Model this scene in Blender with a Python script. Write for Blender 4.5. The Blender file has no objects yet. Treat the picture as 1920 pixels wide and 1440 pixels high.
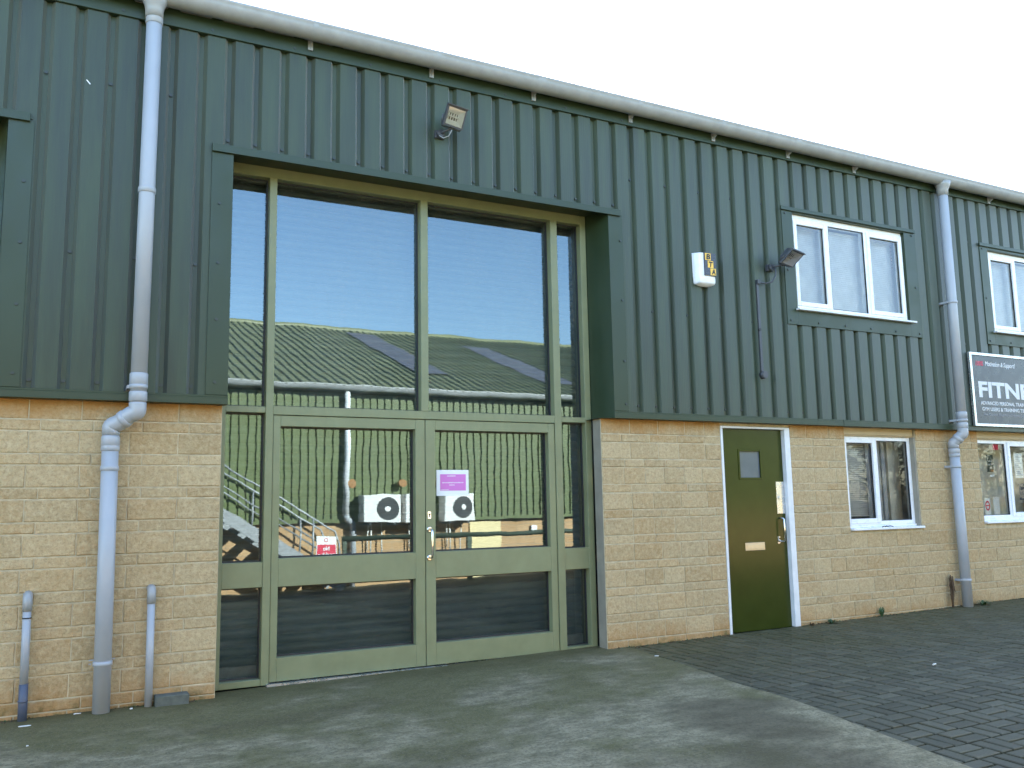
import bpy, math, random
from mathutils import Vector, Matrix, noise, Euler

random.seed(7)
SC = bpy.context.scene
COL = SC.collection
R = math.radians

# ------------------------------------------------------------------ camera
cam_d = bpy.data.cameras.new("camera")
cam = bpy.data.objects.new("camera", cam_d)
COL.objects.link(cam)
SC.camera = cam
cam_d.sensor_width = 36.0
cam_d.lens = 36.0 * 1663.75 / 1920.0
cam_d.clip_start = 0.05
cam_d.clip_end = 3000.0
_yaw, _pit, _rol = 0.482398, 0.136619, -0.018543
_f = Vector((math.sin(_yaw) * math.cos(_pit), math.cos(_yaw) * math.cos(_pit), math.sin(_pit)))
_r0 = Vector((math.cos(_yaw), -math.sin(_yaw), 0))
_u0 = _r0.cross(_f)
_r = math.cos(_rol) * _r0 + math.sin(_rol) * _u0
_u = -math.sin(_rol) * _r0 + math.cos(_rol) * _u0
M3 = Matrix((_r, _u, -_f)).transposed()
cam.matrix_world = Matrix.Translation((0, -7.1, 1.38)) @ M3.to_4x4()

# ------------------------------------------------------------------ sky, sun, exposure
SUN_AZ, SUN_EL = 32.0, 26.0          # degrees from +Y towards +X, above the horizon
w = bpy.data.worlds.new("World")
SC.world = w
w.use_nodes = True
nt = w.node_tree
for n in list(nt.nodes):
    nt.nodes.remove(n)
sky = nt.nodes.new("ShaderNodeTexSky")
sky.sky_type = 'NISHITA'
sky.sun_disc = False
sky.sun_elevation = R(SUN_EL)
sky.sun_rotation = R(SUN_AZ)
sky.air_density = 1.0
sky.dust_density = 0.8
sky.ozone_density = 1.6
bg = nt.nodes.new("ShaderNodeBackground")
bg.inputs["Strength"].default_value = 0.10
wo = nt.nodes.new("ShaderNodeOutputWorld")
nt.links.new(sky.outputs[0], bg.inputs[0])
nt.links.new(bg.outputs[0], wo.inputs[0])

sun_d = bpy.data.lights.new("sun", 'SUN')
sun_d.energy = 4.5
sun_d.angle = R(0.5)
sun_d.color = (1.0, 0.93, 0.82)
sun = bpy.data.objects.new("sun", sun_d)
COL.objects.link(sun)
_sd = Vector((math.sin(R(SUN_AZ)) * math.cos(R(SUN_EL)), math.cos(R(SUN_AZ)) * math.cos(R(SUN_EL)), math.sin(R(SUN_EL))))
sun.rotation_euler = _sd.to_track_quat('Z', 'Y').to_euler()
sun.location = (0, 0, 30)

SC.view_settings.view_transform = 'Standard'
SC.view_settings.look = 'None'
SC.view_settings.gamma = 1.0
SC.view_settings.exposure = 3.3

# ------------------------------------------------------------------ material helpers
class NT:
    def __init__(s, name):
        s.m = bpy.data.materials.new(name)
        s.m.use_nodes = True
        s.t = s.m.node_tree
        s.p = s.t.nodes["Principled BSDF"]
        s.out = s.t.nodes["Material Output"]
        s.tc = s.t.nodes.new("ShaderNodeTexCoord")

    def n(s, typ, ins=None, **props):
        nd = s.t.nodes.new(typ)
        for k, v in props.items():
            setattr(nd, k, v)
        for k, v in (ins or {}).items():
            s.put(nd, k, v)
        return nd

    def put(s, nd, k, v):
        if isinstance(v, bpy.types.NodeSocket):
            s.t.links.new(v, nd.inputs[k])
        else:
            if isinstance(v, tuple) and len(v) == 3 and nd.inputs[k].type == 'RGBA':
                v = (*v, 1)
            nd.inputs[k].default_value = v

    def noise(s, scale, detail=4, rough=0.55, stretch=(1, 1, 1), vec=None, dist=0.0):
        mp = s.n("ShaderNodeMapping", {"Vector": vec or s.tc.outputs["Object"], "Scale": stretch})
        return s.n("ShaderNodeTexNoise", {"Vector": mp.outputs[0], "Scale": scale, "Detail": detail, "Roughness": rough, "Distortion": dist}).outputs["Fac"]

    def ramp(s, fac, a, b, lo=0.0, hi=1.0):
        return s.n("ShaderNodeMapRange", {"Value": fac, "From Min": a, "From Max": b, "To Min": lo, "To Max": hi}).outputs[0]

    def mix(s, fac, a, b, blend='MIX'):
        nd = s.n("ShaderNodeMix", data_type='RGBA', blend_type=blend)
        s.put(nd, 0, fac)
        for i, v in ((6, a), (7, b)):
            if isinstance(v, bpy.types.NodeSocket):
                s.t.links.new(v, nd.inputs[i])
            else:
                nd.inputs[i].default_value = (*v[:3], 1)
        return nd.outputs[2]

    def math(s, op, a, b=0.0):
        nd = s.n("ShaderNodeMath", operation=op)
        s.put(nd, 0, a)
        s.put(nd, 1, b)
        return nd.outputs[0]

    def bump(s, h, strength=0.3, dist=0.01):
        return s.n("ShaderNodeBump", {"Height": h, "Strength": strength, "Distance": dist}).outputs[0]

    def set(s, **kw):
        for k, v in kw.items():
            s.put(s.p, k.replace("_", " "), v)
        return s


def simple(name, col, rough=0.5, metal=0.0, var=0.12, scale=6.0, bump=0.0, bscale=60.0, spec=0.5):
    t = NT(name)
    f = t.noise(scale, 5, 0.6)
    c = t.mix(t.ramp(f, 0.3, 0.7), tuple(x * (1 - var) for x in col), tuple(min(1, x * (1 + var)) for x in col))
    t.set(Base_Color=c, Roughness=t.ramp(t.noise(scale * 2, 3), 0.3, 0.7, max(0.02, rough - 0.07), min(1, rough + 0.07)), Metallic=metal, Specular_IOR_Level=spec)
    if bump:
        t.set(Normal=t.bump(t.noise(bscale, 3), bump, 0.003))
    return t.m


def cladding_mat(name, col, rough, streak=0.38):
    t = NT(name)
    f = t.noise(3.0, 6, 0.65, (3.0, 3.0, 0.22))
    g = t.noise(0.6, 3)
    k = t.noise(55, 3, 0.5, (1, 1, 0.03))
    c = t.mix(t.ramp(f, 0.35, 0.7), tuple(x * (1 - streak) for x in col), tuple(x * (1 + streak) for x in col))
    c = t.mix(t.ramp(g, 0.4, 0.75, 0, 0.35), c, (col[0] * 1.25, col[1] * 1.12, col[2] * 1.2))
    sep = t.n("ShaderNodeSeparateXYZ", {"Vector": t.tc.outputs["Object"]})
    wv = t.math('SINE', t.math('MULTIPLY', sep.outputs[0], 2 * math.pi / 0.0217))
    h = t.math('ADD', t.math('MULTIPLY', wv, 0.3), t.math('MULTIPLY', k, 0.8))
    t.set(Base_Color=c, Roughness=t.ramp(f, 0.3, 0.7, rough - 0.05, rough + 0.07), Specular_IOR_Level=0.42, Sheen_Weight=0.5, Sheen_Roughness=0.5, Normal=t.bump(h, 0.25, 0.0012))
    return t.m


M = {}
M['clad'] = cladding_mat("green_coated_steel", (0.026, 0.0425, 0.0195), 0.40)
M['trim'] = simple("green_trim_steel", (0.025, 0.0415, 0.0195), 0.38, var=0.08, scale=2.5, bump=0.05, bscale=8, spec=0.42)
M['screw'] = simple("screw_cap", (0.028, 0.038, 0.034), 0.45)
M['sage'] = simple("sage_green_aluminium", (0.192, 0.208, 0.110), 0.42, var=0.10, scale=5)
M['gutter'] = simple("grey_gutter_plastic", (0.31, 0.315, 0.31), 0.40, var=0.12, scale=7)
M['pipe'] = simple("grey_pipe_plastic", (0.36, 0.375, 0.395), 0.38, var=0.07, scale=2.5)
M['pipe_dark'] = simple("dark_grey_plastic", (0.075, 0.09, 0.13), 0.5)
M['white'] = simple("white_plastic", (0.78, 0.79, 0.80), 0.30, var=0.03)
M['white_dirty'] = simple("weathered_white_paint", (0.68, 0.69, 0.70), 0.40, var=0.08, scale=9)
M['black'] = simple("black_rubber", (0.018, 0.02, 0.024), 0.5)
M['darkmetal'] = simple("dark_grey_metal", (0.055, 0.058, 0.065), 0.45)
M['chrome'] = simple("polished_steel", (0.72, 0.70, 0.66), 0.16, 1.0, var=0.05)
M['alu'] = simple("brushed_aluminium", (0.62, 0.63, 0.64), 0.28, 0.85, var=0.05)
M['brass'] = simple("dull_brass", (0.62, 0.52, 0.36), 0.42, 0.8, var=0.06, scale=25)
M['galv'] = simple("galvanised_steel", (0.30, 0.31, 0.32), 0.5, 0.4, var=0.2, scale=18)
M['concreteblock'] = simple("grey_concrete_block", (0.10, 0.105, 0.085), 0.9, var=0.25, scale=22, bump=0.6, bscale=70)
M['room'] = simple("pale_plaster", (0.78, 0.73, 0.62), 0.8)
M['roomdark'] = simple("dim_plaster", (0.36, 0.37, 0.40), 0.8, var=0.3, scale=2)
M['blind'] = simple("white_blind_slat", (0.72, 0.74, 0.76), 0.5)
M['blindgrey'] = simple("grey_blind_slat", (0.50, 0.49, 0.47), 0.5)
M['shutter'] = simple("dark_shutter_slat", (0.10, 0.125, 0.11), 0.40, var=0.2, scale=3)
M['leaf'] = simple("weed_leaf", (0.05, 0.095, 0.03), 0.6, var=0.35, scale=40)
M['leafdark'] = simple("evergreen_leaf", (0.028, 0.042, 0.022), 0.6, var=0.3, scale=3)
M['leafdry'] = simple("dead_stalk", (0.10, 0.06, 0.03), 0.8, var=0.35, scale=40)
M['signblack'] = simple("sign_panel_black", (0.040, 0.043, 0.052), 0.30, var=0.1)
M['signwhite'] = simple("sign_lettering_white", (0.62, 0.62, 0.62), 0.45, var=0.02)
M['signdim'] = simple("sign_lettering_grey", (0.30, 0.30, 0.32), 0.45, var=0.02)
M['signred'] = simple("sign_lettering_red", (0.50, 0.04, 0.08), 0.45, var=0.02)
M['paper'] = simple("white_paper", (0.78, 0.80, 0.80), 0.6, var=0.02)
M['magenta'] = simple("magenta_print", (0.60, 0.18, 0.52), 0.6, var=0.04)
M['yellow'] = simple("amber_print", (0.80, 0.48, 0.06), 0.4, var=0.05)
M['red'] = simple("red_print", (0.60, 0.03, 0.07), 0.45, var=0.05)
M['postergreen'] = simple("dark_green_print", (0.05, 0.065, 0.05), 0.5, var=0.4, scale=14)
M['posterblue'] = simple("dark_blue_print", (0.05, 0.07, 0.11), 0.5, var=0.5, scale=9)
M['lampglass'] = simple("lamp_reflector", (0.78, 0.80, 0.82), 0.35, 0.0, var=0.1)
M['lintel'] = simple("sand_painted_lintel", (0.46, 0.35, 0.19), 0.6, var=0.08)
M['acwhite'] = simple("condenser_cream", (0.70, 0.69, 0.66), 0.45, var=0.04)
M['copper'] = simple("terracotta_cowl", (0.30, 0.14, 0.04), 0.6)
M['hatch'] = simple("cream_hatch_paint", (0.70, 0.57, 0.30), 0.5, var=0.05)
M['oppclad'] = simple("olive_wall_sheet", (0.092, 0.118, 0.036), 0.5, var=0.10, scale=1.2)
M['opproof'] = simple("olive_roof_sheet", (0.145, 0.155, 0.080), 0.55, var=0.14, scale=0.8)
M['rooflight'] = simple("grey_rooflight_sheet", (0.10, 0.10, 0.12), 0.5, var=0.15, scale=3)
M['railgreen'] = simple("dark_green_rail_paint", (0.055, 0.075, 0.05), 0.45)
M['mortar'] = simple("pale_mortar", (0.47, 0.395, 0.26), 0.95, var=0.3, scale=12, bump=0.4)
M['reveal'] = simple("grey_painted_reveal", (0.27, 0.245, 0.19), 0.85, var=0.15, scale=8)
M['litter'] = simple("litter_white", (0.75, 0.74, 0.70), 0.6)
M['roofsheet'] = cladding_mat("roof_green_steel", (0.06, 0.08, 0.065), 0.5)


def stone_mat():
    t = NT("split_faced_stone_block")
    at = t.n("ShaderNodeAttribute", attribute_name="block_tint")
    sx = t.n("ShaderNodeSeparateColor", {"Color": at.outputs["Color"]})
    a = sx.outputs[0]
    c = t.mix(a, (0.37, 0.270, 0.142), (0.475, 0.360, 0.202))
    c = t.mix(t.math('MULTIPLY', sx.outputs[1], 0.32), c, (0.42, 0.24, 0.085))
    f = t.noise(26, 8, 0.7)
    c = t.mix(t.ramp(f, 0.42, 0.66, 0, 0.6), c, (0.60, 0.48, 0.29))
    f2 = t.noise(48, 5, 0.75)
    c = t.mix(t.ramp(f2, 0.50, 0.68, 0, 0.6), c, (0.24, 0.155, 0.07))
    sp = t.n("ShaderNodeSeparateXYZ", {"Vector": t.tc.outputs["Object"]})
    # iron-brown water stain under the steel drip and rising damp at the foot: dirt with a ragged shape of its own
    n1 = t.noise(5, 5, 0.65, (1, 1, 0.35))
    zz = t.math('ADD', sp.outputs[2], t.math('MULTIPLY', t.math('SUBTRACT', n1, 0.5), 0.34))
    c = t.mix(t.ramp(zz, 2.03, 2.18, 0, 0.7), c, (0.36, 0.165, 0.035))
    c = t.mix(t.ramp(zz, 0.22, 0.03, 0, 0.62), c, (0.38, 0.18, 0.05))
    gl = t.noise(9, 4, 0.7)
    c = t.mix(t.math('MULTIPLY', t.ramp(zz, 0.12, 0.01), t.ramp(gl, 0.45, 0.65)), c, (0.10, 0.10, 0.035))
    h = t.math('ADD', t.math('MULTIPLY', t.noise(38, 6, 0.7), 0.7), t.math('MULTIPLY', t.noise(120, 3), 0.3))
    t.set(Base_Color=c, Roughness=0.92, Specular_IOR_Level=0.25, Normal=t.bump(h, 1.0, 0.012))
    return t.m


M['stone'] = stone_mat()


def oppbrick_mat():
    t = NT("orange_stone_block")
    mp = t.n("ShaderNodeMapping", {"Vector": t.tc.outputs["Object"], "Rotation": (R(90), 0, 0)})
    b = t.n("ShaderNodeTexBrick", {"Vector": mp.outputs[0], "Color1": (0.42, 0.25, 0.12), "Color2": (0.50, 0.32, 0.17), "Mortar": (0.36, 0.26, 0.16), "Scale": 1.0, "Mortar Size": 0.008, "Brick Width": 0.44, "Row Height": 0.15})
    c = t.mix(t.ramp(t.noise(3, 5), 0.4, 0.7, 0, 0.35), b.outputs[0], (0.30, 0.18, 0.08))
    t.set(Base_Color=c, Roughness=0.9)
    return t.m


M['oppbrick'] = oppbrick_mat()


def glass_mat(name, ior, tint, wob, wscale, rough=0.0, bias=0.0, gcol=(0.95, 0.97, 1.0), dust=0.0):
    t = NT(name)
    h = t.noise(wscale, 2, 0.4)
    h2 = t.noise(wscale * 2.6, 1, 0.4)
    hh = t.math('ADD', h, t.math('MULTIPLY', h2, 0.25))
    nm = t.bump(hh, 1.0, wob)
    gl = t.n("ShaderNodeBsdfGlossy", {"Color": gcol, "Roughness": rough, "Normal": nm})
    tr = t.n("ShaderNodeBsdfTransparent", {"Color": tint})
    fr = t.n("ShaderNodeFresnel", {"IOR": ior})
    fac = t.math('MINIMUM', t.math('ADD', fr.outputs[0], bias), 1.0)
    mx = t.n("ShaderNodeMixShader", {0: fac, 1: tr.outputs[0], 2: gl.outputs[0]})
    if dust:
        sm = t.math('MULTIPLY', t.ramp(t.noise(2.1, 6, 0.7, (1, 1, 0.5), dist=1.2), 0.42, 0.75, 0.15, 1.0), dust)
        df = t.n("ShaderNodeBsdfDiffuse", {"Color": (0.42, 0.42, 0.38, 1)})
        m2 = t.n("ShaderNodeMixShader", {0: sm, 1: mx.outputs[0], 2: df.outputs[0]})
        mx = m2
    t.t.links.new(mx.outputs[0], t.out.inputs[0])
    return t.m


M['glass'] = glass_mat("wavy_solar_glass", 1.85, (0.62, 0.68, 0.68), 0.0006, 1.9, bias=0.06, gcol=(0.70, 0.88, 0.97), dust=0.07)
M['winglass'] = glass_mat("window_glass", 1.9, (0.88, 0.91, 0.91), 0.0006, 3.0)
M['lowglass'] = glass_mat("ground_floor_window_glass", 1.52, (0.88, 0.91, 0.91), 0.0006, 3.0)
M['visionglass'] = simple("obscured_grey_glass", (0.105, 0.125, 0.150), 0.14, var=0.10, scale=5)


def door_mat():
    t = NT("dark_green_gloss_paint")
    f = t.noise(5, 4)
    c = t.mix(t.ramp(f, 0.3, 0.7), (0.027, 0.037, 0.004), (0.033, 0.045, 0.006))
    t.set(Base_Color=c, Roughness=0.18, Specular_IOR_Level=0.30, Normal=t.bump(t.noise(4, 2), 0.15, 0.0006))
    return t.m


M['doorgreen'] = door_mat()


def concrete_mat():
    t = NT("mossy_concrete")
    o = t.tc.outputs["Object"]
    big = t.noise(1.1, 6, 0.62)
    mid = t.noise(5.0, 6, 0.65, (1, 1.8, 1))
    fine = t.noise(42, 6, 0.8)
    c = t.mix(t.ramp(mid, 0.36, 0.64), (0.165, 0.133, 0.070), (0.345, 0.280, 0.165))
    sp0 = t.n("ShaderNodeSeparateXYZ", {"Vector": o})
    bands = t.math('ADD', big, t.math('MULTIPLY', t.ramp(sp0.outputs[1], -2.6, -0.6), 0.16))
    c = t.mix(t.ramp(bands, 0.52, 0.66, 0, 0.8), c, (0.126, 0.108, 0.036))
    c = t.mix(t.ramp(fine, 0.47, 0.60, 0, 0.62), c, (0.075, 0.062, 0.034))
    c = t.mix(t.ramp(t.noise(75, 4, 0.75), 0.56, 0.68, 0, 0.7), c, (0.33, 0.29, 0.20))
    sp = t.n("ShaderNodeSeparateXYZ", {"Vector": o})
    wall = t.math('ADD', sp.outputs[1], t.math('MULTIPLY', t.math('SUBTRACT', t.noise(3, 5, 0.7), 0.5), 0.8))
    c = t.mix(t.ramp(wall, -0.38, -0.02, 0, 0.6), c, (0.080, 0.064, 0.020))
    # old oil stains, edges broken by noise
    wob = t.n("ShaderNodeTexNoise", {"Vector": o, "Scale": 2.3, "Detail": 5.0, "Roughness": 0.6})
    vv = t.n("ShaderNodeVectorMath", {0: wob.outputs["Color"], 1: (0.5, 0.5, 0.5)}, operation='SUBTRACT')
    v2 = t.n("ShaderNodeVectorMath", {0: vv.outputs[0], "Scale": 0.45}, operation='SCALE')
    v3 = t.n("ShaderNodeVectorMath", {0: o, 1: v2.outputs[0]}, operation='ADD')
    tot = None
    for (cx, cy, rx, ry, rot, amt) in ((4.04, -2.30, 0.52, 0.23, -28, 0.62), (3.86, -2.72, 0.36, 0.62, 6, 0.66), (3.60, -3.6, 0.40, 0.75, 8, 0.6), (3.0, -3.2, 0.5, 0.3, 20, 0.25), (1.9, -2.4, 0.55, 0.22, 10, 0.25), (1.6, -0.95, 0.9, 0.18, 3, 0.3)):
        mp = t.n("ShaderNodeMapping", {"Vector": v3.outputs[0], "Location": (cx, cy, 0), "Rotation": (0, 0, R(rot)), "Scale": (rx, ry, 1000)}, vector_type='TEXTURE')
        ln = t.n("ShaderNodeVectorMath", {0: mp.outputs[0]}, operation='LENGTH')
        m = t.ramp(ln.outputs["Value"], 1.15, 0.62, 0, amt)
        tot = m if tot is None else t.math('MAXIMUM', tot, m)
    c = t.mix(tot, c, (0.078, 0.060, 0.032))
    h = t.math('ADD', t.math('MULTIPLY', fine, 0.6), t.math('MULTIPLY', t.noise(18, 5, 0.7), 0.6))
    t.set(Base_Color=c, Roughness=0.88, Specular_IOR_Level=0.3, Normal=t.bump(h, 0.55, 0.008))
    return t.m


M['concrete'] = concrete_mat()


def paver_mat():
    t = NT("charcoal_block_paver")
    at = t.n("ShaderNodeAttribute", attribute_name="block_tint")
    sx = t.n("ShaderNodeSeparateColor", {"Color": at.outputs["Color"]})
    c = t.mix(sx.outputs[0], (0.078, 0.068, 0.039), (0.130, 0.113, 0.069))
    c = t.mix(t.ramp(t.noise(80, 4, 0.7), 0.4, 0.75, 0, 0.5), c, (0.048, 0.040, 0.023))
    sp = t.n("ShaderNodeSeparateXYZ", {"Vector": t.tc.outputs["Object"]})
    n1 = t.noise(1.3, 5, 0.65)
    ww = t.math('ADD', sp.outputs[1], t.math('MULTIPLY', t.math('SUBTRACT', n1, 0.5), 4.5))
    c = t.mix(t.ramp(ww, -2.3, -0.1, 0, 0.62), c, (0.078, 0.066, 0.020))
    c = t.mix(t.ramp(t.noise(1.7, 4, 0.6), 0.60, 0.75, 0, 0.5), c, (0.045, 0.036, 0.024))
    t.set(Base_Color=c, Roughness=0.72, Specular_IOR_Level=0.35, Normal=t.bump(t.noise(120, 4, 0.7), 0.4, 0.004))
    return t.m


M['paver'] = paver_mat()


def ground_mat():
    t = NT("dark_tarmac_and_joint_sand")
    f = t.noise(2.2, 6, 0.6)
    c = t.mix(t.ramp(f, 0.35, 0.7), (0.012, 0.011, 0.008), (0.022, 0.020, 0.014))
    c = t.mix(t.ramp(t.noise(3.1, 5, 0.7), 0.5, 0.65, 0, 0.5), c, (0.045, 0.052, 0.022))
    t.set(Base_Color=c, Roughness=0.95, Normal=t.bump(t.noise(60, 4), 0.5, 0.006))
    return t.m


M['ground'] = ground_mat()

# ------------------------------------------------------------------ mesh helpers
ORG = {}


class MB:
    def __init__(s):
        s.v, s.f, s.mi, s.sm = [], [], [], []
        s.cur = 0
        s.smooth = False

    def face(s, idx):
        s.f.append(tuple(idx)); s.mi.append(s.cur); s.sm.append(s.smooth)

    def poly(s, pts):
        b = len(s.v)
        s.v += [tuple(p) for p in pts]
        s.face(range(b, b + len(pts)))

    def box(s, x0, x1, y0, y1, z0, z1, mat=None):
        b = len(s.v)
        P = [(x0, y0, z0), (x1, y0, z0), (x1, y1, z0), (x0, y1, z0), (x0, y0, z1), (x1, y0, z1), (x1, y1, z1), (x0, y1, z1)]
        if mat is not None:
            P = [tuple(mat @ Vector(p)) for p in P]
        s.v += P
        for q in ((0, 3, 2, 1), (4, 5, 6, 7), (0, 1, 5, 4), (1, 2, 6, 5), (2, 3, 7, 6), (3, 0, 4, 7)):
            s.face([b + i for i in q])

    def ring_tube(s, pts, radii, n=20, caps=True):
        pts = [Vector(p) for p in pts]
        if not isinstance(radii, (list, tuple)):
            radii = [radii] * len(pts)
        s.smooth = True
        rings = []
        up = None
        for i, p in enumerate(pts):
            a = pts[max(i - 1, 0)]; c = pts[min(i + 1, len(pts) - 1)]
            if i in (0, len(pts) - 1) or (p - a).length < 1e-6 or (c - p).length < 1e-6:
                d = (c - a).normalized()
            else:
                d = ((p - a).normalized() + (c - p).normalized()).normalized()
            if up is None:
                up = Vector((0, 0, 1)) if abs(d.z) < 0.9 else Vector((0, 1, 0))
            sx = d.cross(up)
            if sx.length < 1e-4:
                up = Vector((1, 0, 0)); sx = d.cross(up)
            sx.normalize()
            up = sx.cross(d).normalized()
            b = len(s.v)
            for k in range(n):
                an = 2 * math.pi * k / n
                s.v.append(tuple(p + radii[i] * (math.cos(an) * sx + math.sin(an) * up)))
            rings.append(b)
        for i in range(len(rings) - 1):
            a, c = rings[i], rings[i + 1]
            for k in range(n):
                k2 = (k + 1) % n
                s.face((a + k, c + k, c + k2, a + k2))
        s.smooth = False
        if caps:
            s.face([rings[0] + k for k in range(n)])
            s.face([rings[-1] + k for k in reversed(range(n))])

    def cyl(s, p0, p1, r, n=20, r1=None):
        s.ring_tube([p0, p1], [r, r if r1 is None else r1], n)

    def disc(s, c, nrm, r, n=20, t=0.004):
        c = Vector(c); nrm = Vector(nrm).normalized()
        s.cyl(c, c + nrm * t, r, n)

    def prism(s, outline, axis_pts):
        pass

    def build(s, name, mats, parent=None, loc=None, bevel=0.0, seg=1):
        if not isinstance(mats, (list, tuple)):
            mats = [mats]
        org = Vector(loc) if loc is not None else Vector((0, 0, 0))
        if parent is not None and loc is None:
            org = ORG[parent.name].copy()
        me = bpy.data.meshes.new(name)
        me.from_pydata([tuple(Vector(p) - org) for p in s.v], [], s.f)
        for m in mats:
            me.materials.append(M[m] if isinstance(m, str) else m)
        me.polygons.foreach_set("material_index", s.mi)
        me.polygons.foreach_set("use_smooth", s.sm)
        me.update()
        o = bpy.data.objects.new(name, me)
        COL.objects.link(o)
        ORG[o.name] = org.copy()
        if parent is not None:
            o.parent = parent
            o.location = org - ORG[parent.name]
        else:
            o.location = org
        if bevel:
            b = o.modifiers.new("bevel", 'BEVEL')
            b.width = bevel; b.segments = seg; b.limit_method = 'ANGLE'; b.angle_limit = R(40)
        return o


def empty(name, loc, label, cat, group=None):
    o = bpy.data.objects.new(name, None)
    COL.objects.link(o)
    o.location = loc
    o.empty_display_size = 0.1
    ORG[o.name] = Vector(loc)
    return tag(o, label, cat, group)


def tag(o, label=None, cat=None, group=None, kind=None):
    if label: o["label"] = label
    if cat: o["category"] = cat
    if group: o["group"] = group
    if kind: o["kind"] = kind
    return o


def one(name, fn, mats, parent=None, **kw):
    b = MB(); fn(b)
    return b.build(name, mats, parent, **kw)


def text_mesh(body, width, height, center, rot, mat, parent, name, bold=0.0, shear=0.0, depth=0.002, space=1.0):
    cu = bpy.data.curves.new(name, 'FONT')
    cu.body = body
    cu.size = 1.0
    cu.align_x = 'CENTER'; cu.align_y = 'CENTER'
    cu.offset = bold
    cu.shear = shear
    cu.space_character = space
    cu.extrude = 0.0
    cu.resolution_u = 3
    tmp = bpy.data.objects.new("text_tmp", cu)
    COL.objects.link(tmp)
    dg = bpy.context.evaluated_depsgraph_get()
    dg.update()
    me = bpy.data.meshes.new_from_object(tmp.evaluated_get(dg))
    bpy.data.objects.remove(tmp)
    xs = [v.co.x for v in me.vertices]; ys = [v.co.y for v in me.vertices]
    cx, cy = (min(xs) + max(xs)) / 2, (min(ys) + max(ys)) / 2
    sx = width / (max(xs) - min(xs)); sy = height / (max(ys) - min(ys))
    rm = Euler(rot).to_matrix()
    org = ORG[parent.name]
    for v in me.vertices:
        v.co = rm @ Vector(((v.co.x - cx) * sx, (v.co.y - cy) * sy, 0)) + Vector(center) - org
    me.materials.clear()
    me.materials.append(M[mat])
    me.polygons.foreach_set('use_smooth', [False] * len(me.polygons))
    o = bpy.data.objects.new(name, me)
    COL.objects.link(o)
    ORG[o.name] = org.copy()
    o.parent = parent
    sol = o.modifiers.new("thick", 'SOLIDIFY'); sol.thickness = depth; sol.offset = 0
    return o


FRONT = (R(90), 0, 0)          # reads from -y
BACK = (R(90), 0, R(180))      # reads from +y


def gz(x, y):
    """ground height: a slight rise to the right along the wall and a fall towards the yard"""
    z = 0.0132 * min(max(x - 1.5, 0.0), 12.0)
    if y < -3.0:
        z -= 0.031 * min(-3.0 - y, 9.0)
    return z


# ------------------------------------------------------------------ ground
def build_ground():
    def axis(lo, hi, fine0, fine1, st):
        a = [lo, lo / 2, lo / 4 if abs(lo / 4) > abs(fine0) else fine0 - 2]
        x = fine0
        while x <= fine1 + 1e-6:
            a.append(x); x += st
        a += [fine1 + 4, fine1 + 20, hi / 3, hi]
        return sorted(set(round(q, 3) for q in a))
    xs = axis(-900, 900, -14, 26, 1.0)
    ys = axis(-900, 900, -14, 2, 0.5)
    b = MB()
    for y in ys:
        for x in xs:
            b.v.append((x, y, gz(x, y) - 0.012))
    nx = len(xs)
    for j in range(len(ys) - 1):
        for i in range(nx - 1):
            b.face((j * nx + i, j * nx + i + 1, (j + 1) * nx + i + 1, (j + 1) * nx + i))
    tag(b.build("ground", 'ground'), "dark tarmac yard ground", None, None, "structure")


def bx(y):
    """right edge of the concrete apron"""
    return 4.905 + 0.168 * y + 0.018 * noise.noise(Vector((y * 1.4, 3.1, 0))) + 0.012 * noise.noise(Vector((y * 6.0, 1.1, 0))) + (0.02 if -2.75 < y < -2.1 else 0)


def build_apron():
    b = MB()
    ny, nx = 90, 60
    for j in range(ny + 1):
        y = -8.0 + (8.0 + 0.2) * j / ny
        for i in range(nx + 1):
            u = i / nx
            x = -7.0 + (bx(y) + 7.0) * (1 - (1 - u) ** 1.6)
            b.v.append((x, y, gz(x, y) + 0.012 + 0.006 * noise.noise(Vector((x * 1.3, y * 1.3, 0)))))
    b.smooth = True
    for j in range(ny):
        for i in range(nx):
            a = j * (nx + 1) + i
            b.face((a, a + 1, a + nx + 2, a + nx + 1))
    b.smooth = False
    for j in range(ny):
        a = j * (nx + 1) + nx; c = a + nx + 1
        pa, pc = b.v[a], b.v[c]
        b.poly([pa, (pa[0] + 0.012, pa[1], pa[2] - 0.03), (pc[0] + 0.012, pc[1], pc[2] - 0.03), pc])
    tag(b.build("concrete_apron", 'concrete'), "stained concrete apron", None, None, "structure")


def tinted(o, tints, per):
    me = o.data
    ca = me.color_attributes.new("block_tint", 'FLOAT_COLOR', 'CORNER')
    k = 0
    for p in me.polygons:
        t = tints[per[p.index]]
        for li in p.loop_indices:
            ca.data[li].color = (t[0], t[1], 0, 1)


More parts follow.
